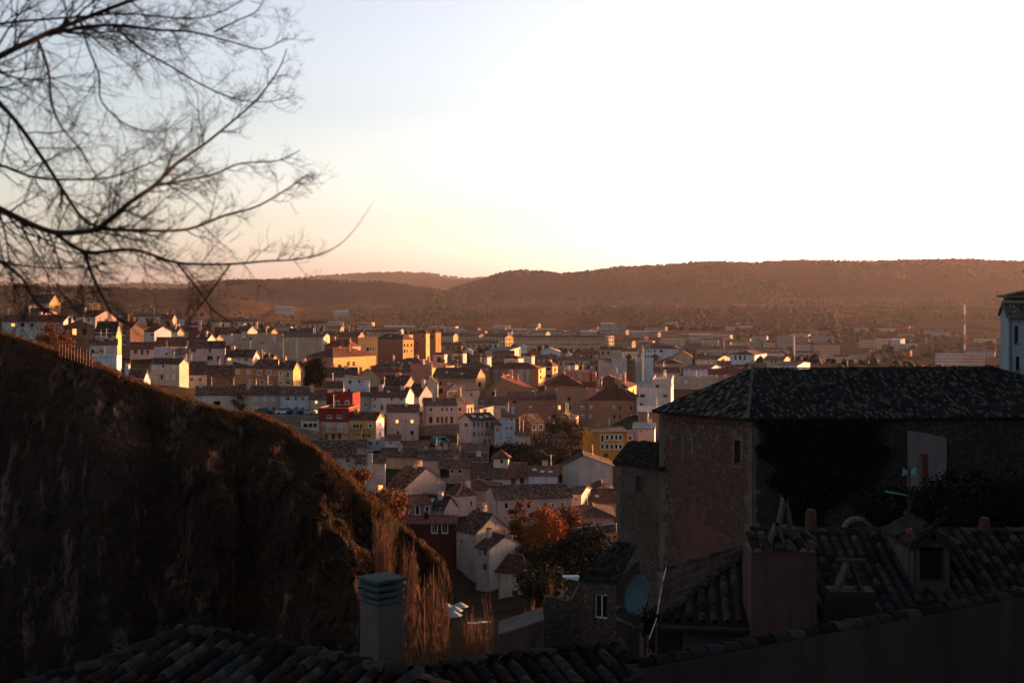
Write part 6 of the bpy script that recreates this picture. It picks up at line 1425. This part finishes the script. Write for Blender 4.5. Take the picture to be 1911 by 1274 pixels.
# ---------------------------------------------------------------- bare tree hanging in from the left
rt = random.Random(21); BK_ = plain('tree_bark', (.035,.022,.018), .95)
Dof = lambda px, py: 7.2 + 1.3*noise.noise(Vector((px/260, py/260, 2.2)))
TX = Vector((-4.3, 7.4, -9.0)); T = thing('bare_tree', 'leafless foreground tree reaching in from the left against the sky', 'tree', TX); c = T.location
q = MB(); q.tube([(0,0,0),(.1,0,4),(0,.1,7.5),(.15,0,9.6),(.3,.1,11.5)], [.34,.28,.24,.2,.12], 12); q.build('trunk', BK_, T, True)
LIMB = [((( -60,135),(0,105),(60,76),(120,50),(180,26),(250,0),(330,-22)), 8, 3.5, 10.0), (((90,66),(160,50),(230,48),(290,56),(360,60),(430,78),(490,92),(535,70)), 4.5, 1.2, None), (((-60,62),(0,45),(90,36),(170,30),(240,26),(330,34),(400,28),(470,-10)), 3.5, 1.2, 10.0),
        (((-60,150),(0,195),(40,240),(82,300),(122,362),(150,402),(185,428)), 6, 3, 9.6), (((-60,360),(0,390),(50,415),(100,433),(160,432),(195,418),(240,380),(290,345),(330,305),(380,270),(420,238),(480,185),(520,130),(535,92)), 8.5, 1.2, 8.6),
        (((100,433),(160,470),(250,466),(330,490),(420,493),(500,487),(560,483),(620,465),(660,430),(700,372)), 5.0, .35, None), (((180,427),(270,430),(350,428),(420,402),(480,385),(540,350),(575,325)), 4.5, 1.2, None), (((285,348),(340,338),(400,325),(450,305),(520,300),(560,280)), 3.5, 1.0, None),
        (((158,470),(172,512),(195,560),(215,590),(245,608)), 4.5, 2.2, None), (((-60,450),(0,488),(42,520),(72,570),(115,592)), 4.5, 2.5, 8.2), (((330,490),(370,540),(400,580),(440,606)), 3, 1.5, None), (((430,493),(385,556),(350,600)), 2.5, 1.2, None),
        (((70,72),(90,130),(95,180),(110,230),(150,280),(180,330)), 3.5, 1.2, None), (((150,38),(165,90),(185,140),(190,190),(240,235),(300,245),(355,215)), 2.8, .9, None), (((210,45),(260,90),(320,125),(380,160),(440,185),(500,190),(550,178)), 3, .9, None),
        (((-60,300),(0,308),(60,330),(130,335),(210,330),(290,300),(340,270)), 4, 1, 8.9), (((-60,478),(20,492),(90,500),(160,498),(230,488)), 2.5, 1, 8.2), (((380,270),(372,220),(368,170)), 1.8, .7, None), (((400,60),(440,40),(480,20),(500,-20)), 2.4, .9, None)]
tw = MB(); NT = [0]
def curve(p0, ang, length, bend, r0, lev):
    pts = [p0]; a = ang; n = 6 if lev < 3 else 4; x, y = p0
    for i in range(n):
        a += bend/n + rt.uniform(-.22,.22); x += math.cos(a)*length/n; y -= math.sin(a)*length/n; pts.append((x, y))
    d0 = Dof(*p0) + rt.uniform(-.04,.04); drift = rt.uniform(-.5,.5)*length/120
    W3 = [P(px, py, Dof(*p0) + drift*i/n) - c for i, (px, py) in enumerate(pts)]
    kk = 7.2/F; tw.tube(W3, [max(.22, .72*r0*(1-.8*i/n))*kk for i in range(n+1)], 4 if lev < 2 else 3, cap=False); NT[0] += 1
    if lev < 3:
        for _ in range({1: 5, 2: 3}[lev]):
            i = rt.randint(1, n-1); q_ = pts[i]; dirr = math.atan2(-(pts[i+1][1]-q_[1]), pts[i+1][0]-q_[0]); s = rt.choice((-1,1))
            curve(q_, dirr + s*rt.uniform(.3,.9), length*rt.uniform(.35,.62), rt.uniform(.1,.9), r0*.55, lev+1)
for pts, r0, r1, tz in LIMB:
    kk = 7.2/F; n = len(pts); W3 = [P(x, y, Dof(x, y)) - c for x, y in pts]
    # smooth the limb
    S = []
    for i in range(n-1):
        p0, p1, p2, p3 = W3[max(0,i-1)], W3[i], W3[i+1], W3[min(n-1,i+2)]
        for t in (0,.25,.5,.75): S.append(.5*((2*p1)+(p2-p0)*t+(2*p0-5*p1+4*p2-p3)*t*t+(3*p1-p0-3*p2+p3)*t**3))
    S.append(W3[-1]); m_ = len(S); rr = [.82*(r0+(r1-r0)*i/(m_-1))*kk for i in range(m_)]
    if tz is not None: S = [Vector((.05,0,tz)), S[0]*.5+Vector((.05,0,tz))*.5+Vector((0,0,.15))] + S; rr = [r0*kk*2.2, r0*kk*1.5] + rr
    q = MB(); q.tube(S, rr, 7); q.build('branch', BK_, T, True)
    L = sum(math.dist(pts[i], pts[i+1]) for i in range(n-1)); cnt = int(L/16)
    for _ in range(cnt):
        i = rt.randint(0, n-2); t = rt.random(); x = pts[i][0]+(pts[i+1][0]-pts[i][0])*t; y = pts[i][1]+(pts[i+1][1]-pts[i][1])*t
        if x > 585: continue
        dirr = math.atan2(-(pts[i+1][1]-pts[i][1]), pts[i+1][0]-pts[i][0]); s = rt.choice((-1,1,-1)); s_lim = max(.3, 1 - x/720)
        curve((x, y), dirr + s*rt.uniform(.35,1.1), rt.uniform(60,210)*s_lim, -s*rt.uniform(-.2,1.0), max(1.0, (r0+(r1-r0)*i/n)*.42), 1)
tag(tw.build('twigs', BK_, T), kind='stuff')

# ---------------------------------------------------------------- evening haze: one closed box of even air
hm = bpy.data.materials.new('haze_air'); hm.use_nodes = True; t = hm.node_tree; t.nodes.clear()
out = t.nodes.new('ShaderNodeOutputMaterial'); pv = t.nodes.new('ShaderNodeVolumePrincipled'); pv.inputs['Color'].default_value = (.84,.77,.84,1); pv.inputs['Density'].default_value = HAZE
pv.inputs['Anisotropy'].default_value = .3; pv.inputs['Density Attribute'].default_value = ''
t.links.new(pv.outputs[0], out.inputs['Volume'])
zmin = min(v.co.z for v in ground.data.vertices) - 1
zmax = max(max(v.co.z for v in ground.data.vertices), 5) + 20
q = MB(); q.box(-15800, 15800, -15800, 15800, zmin, zmax); hz_ = q.build('haze', hm); tag(hz_, kind='stuff')
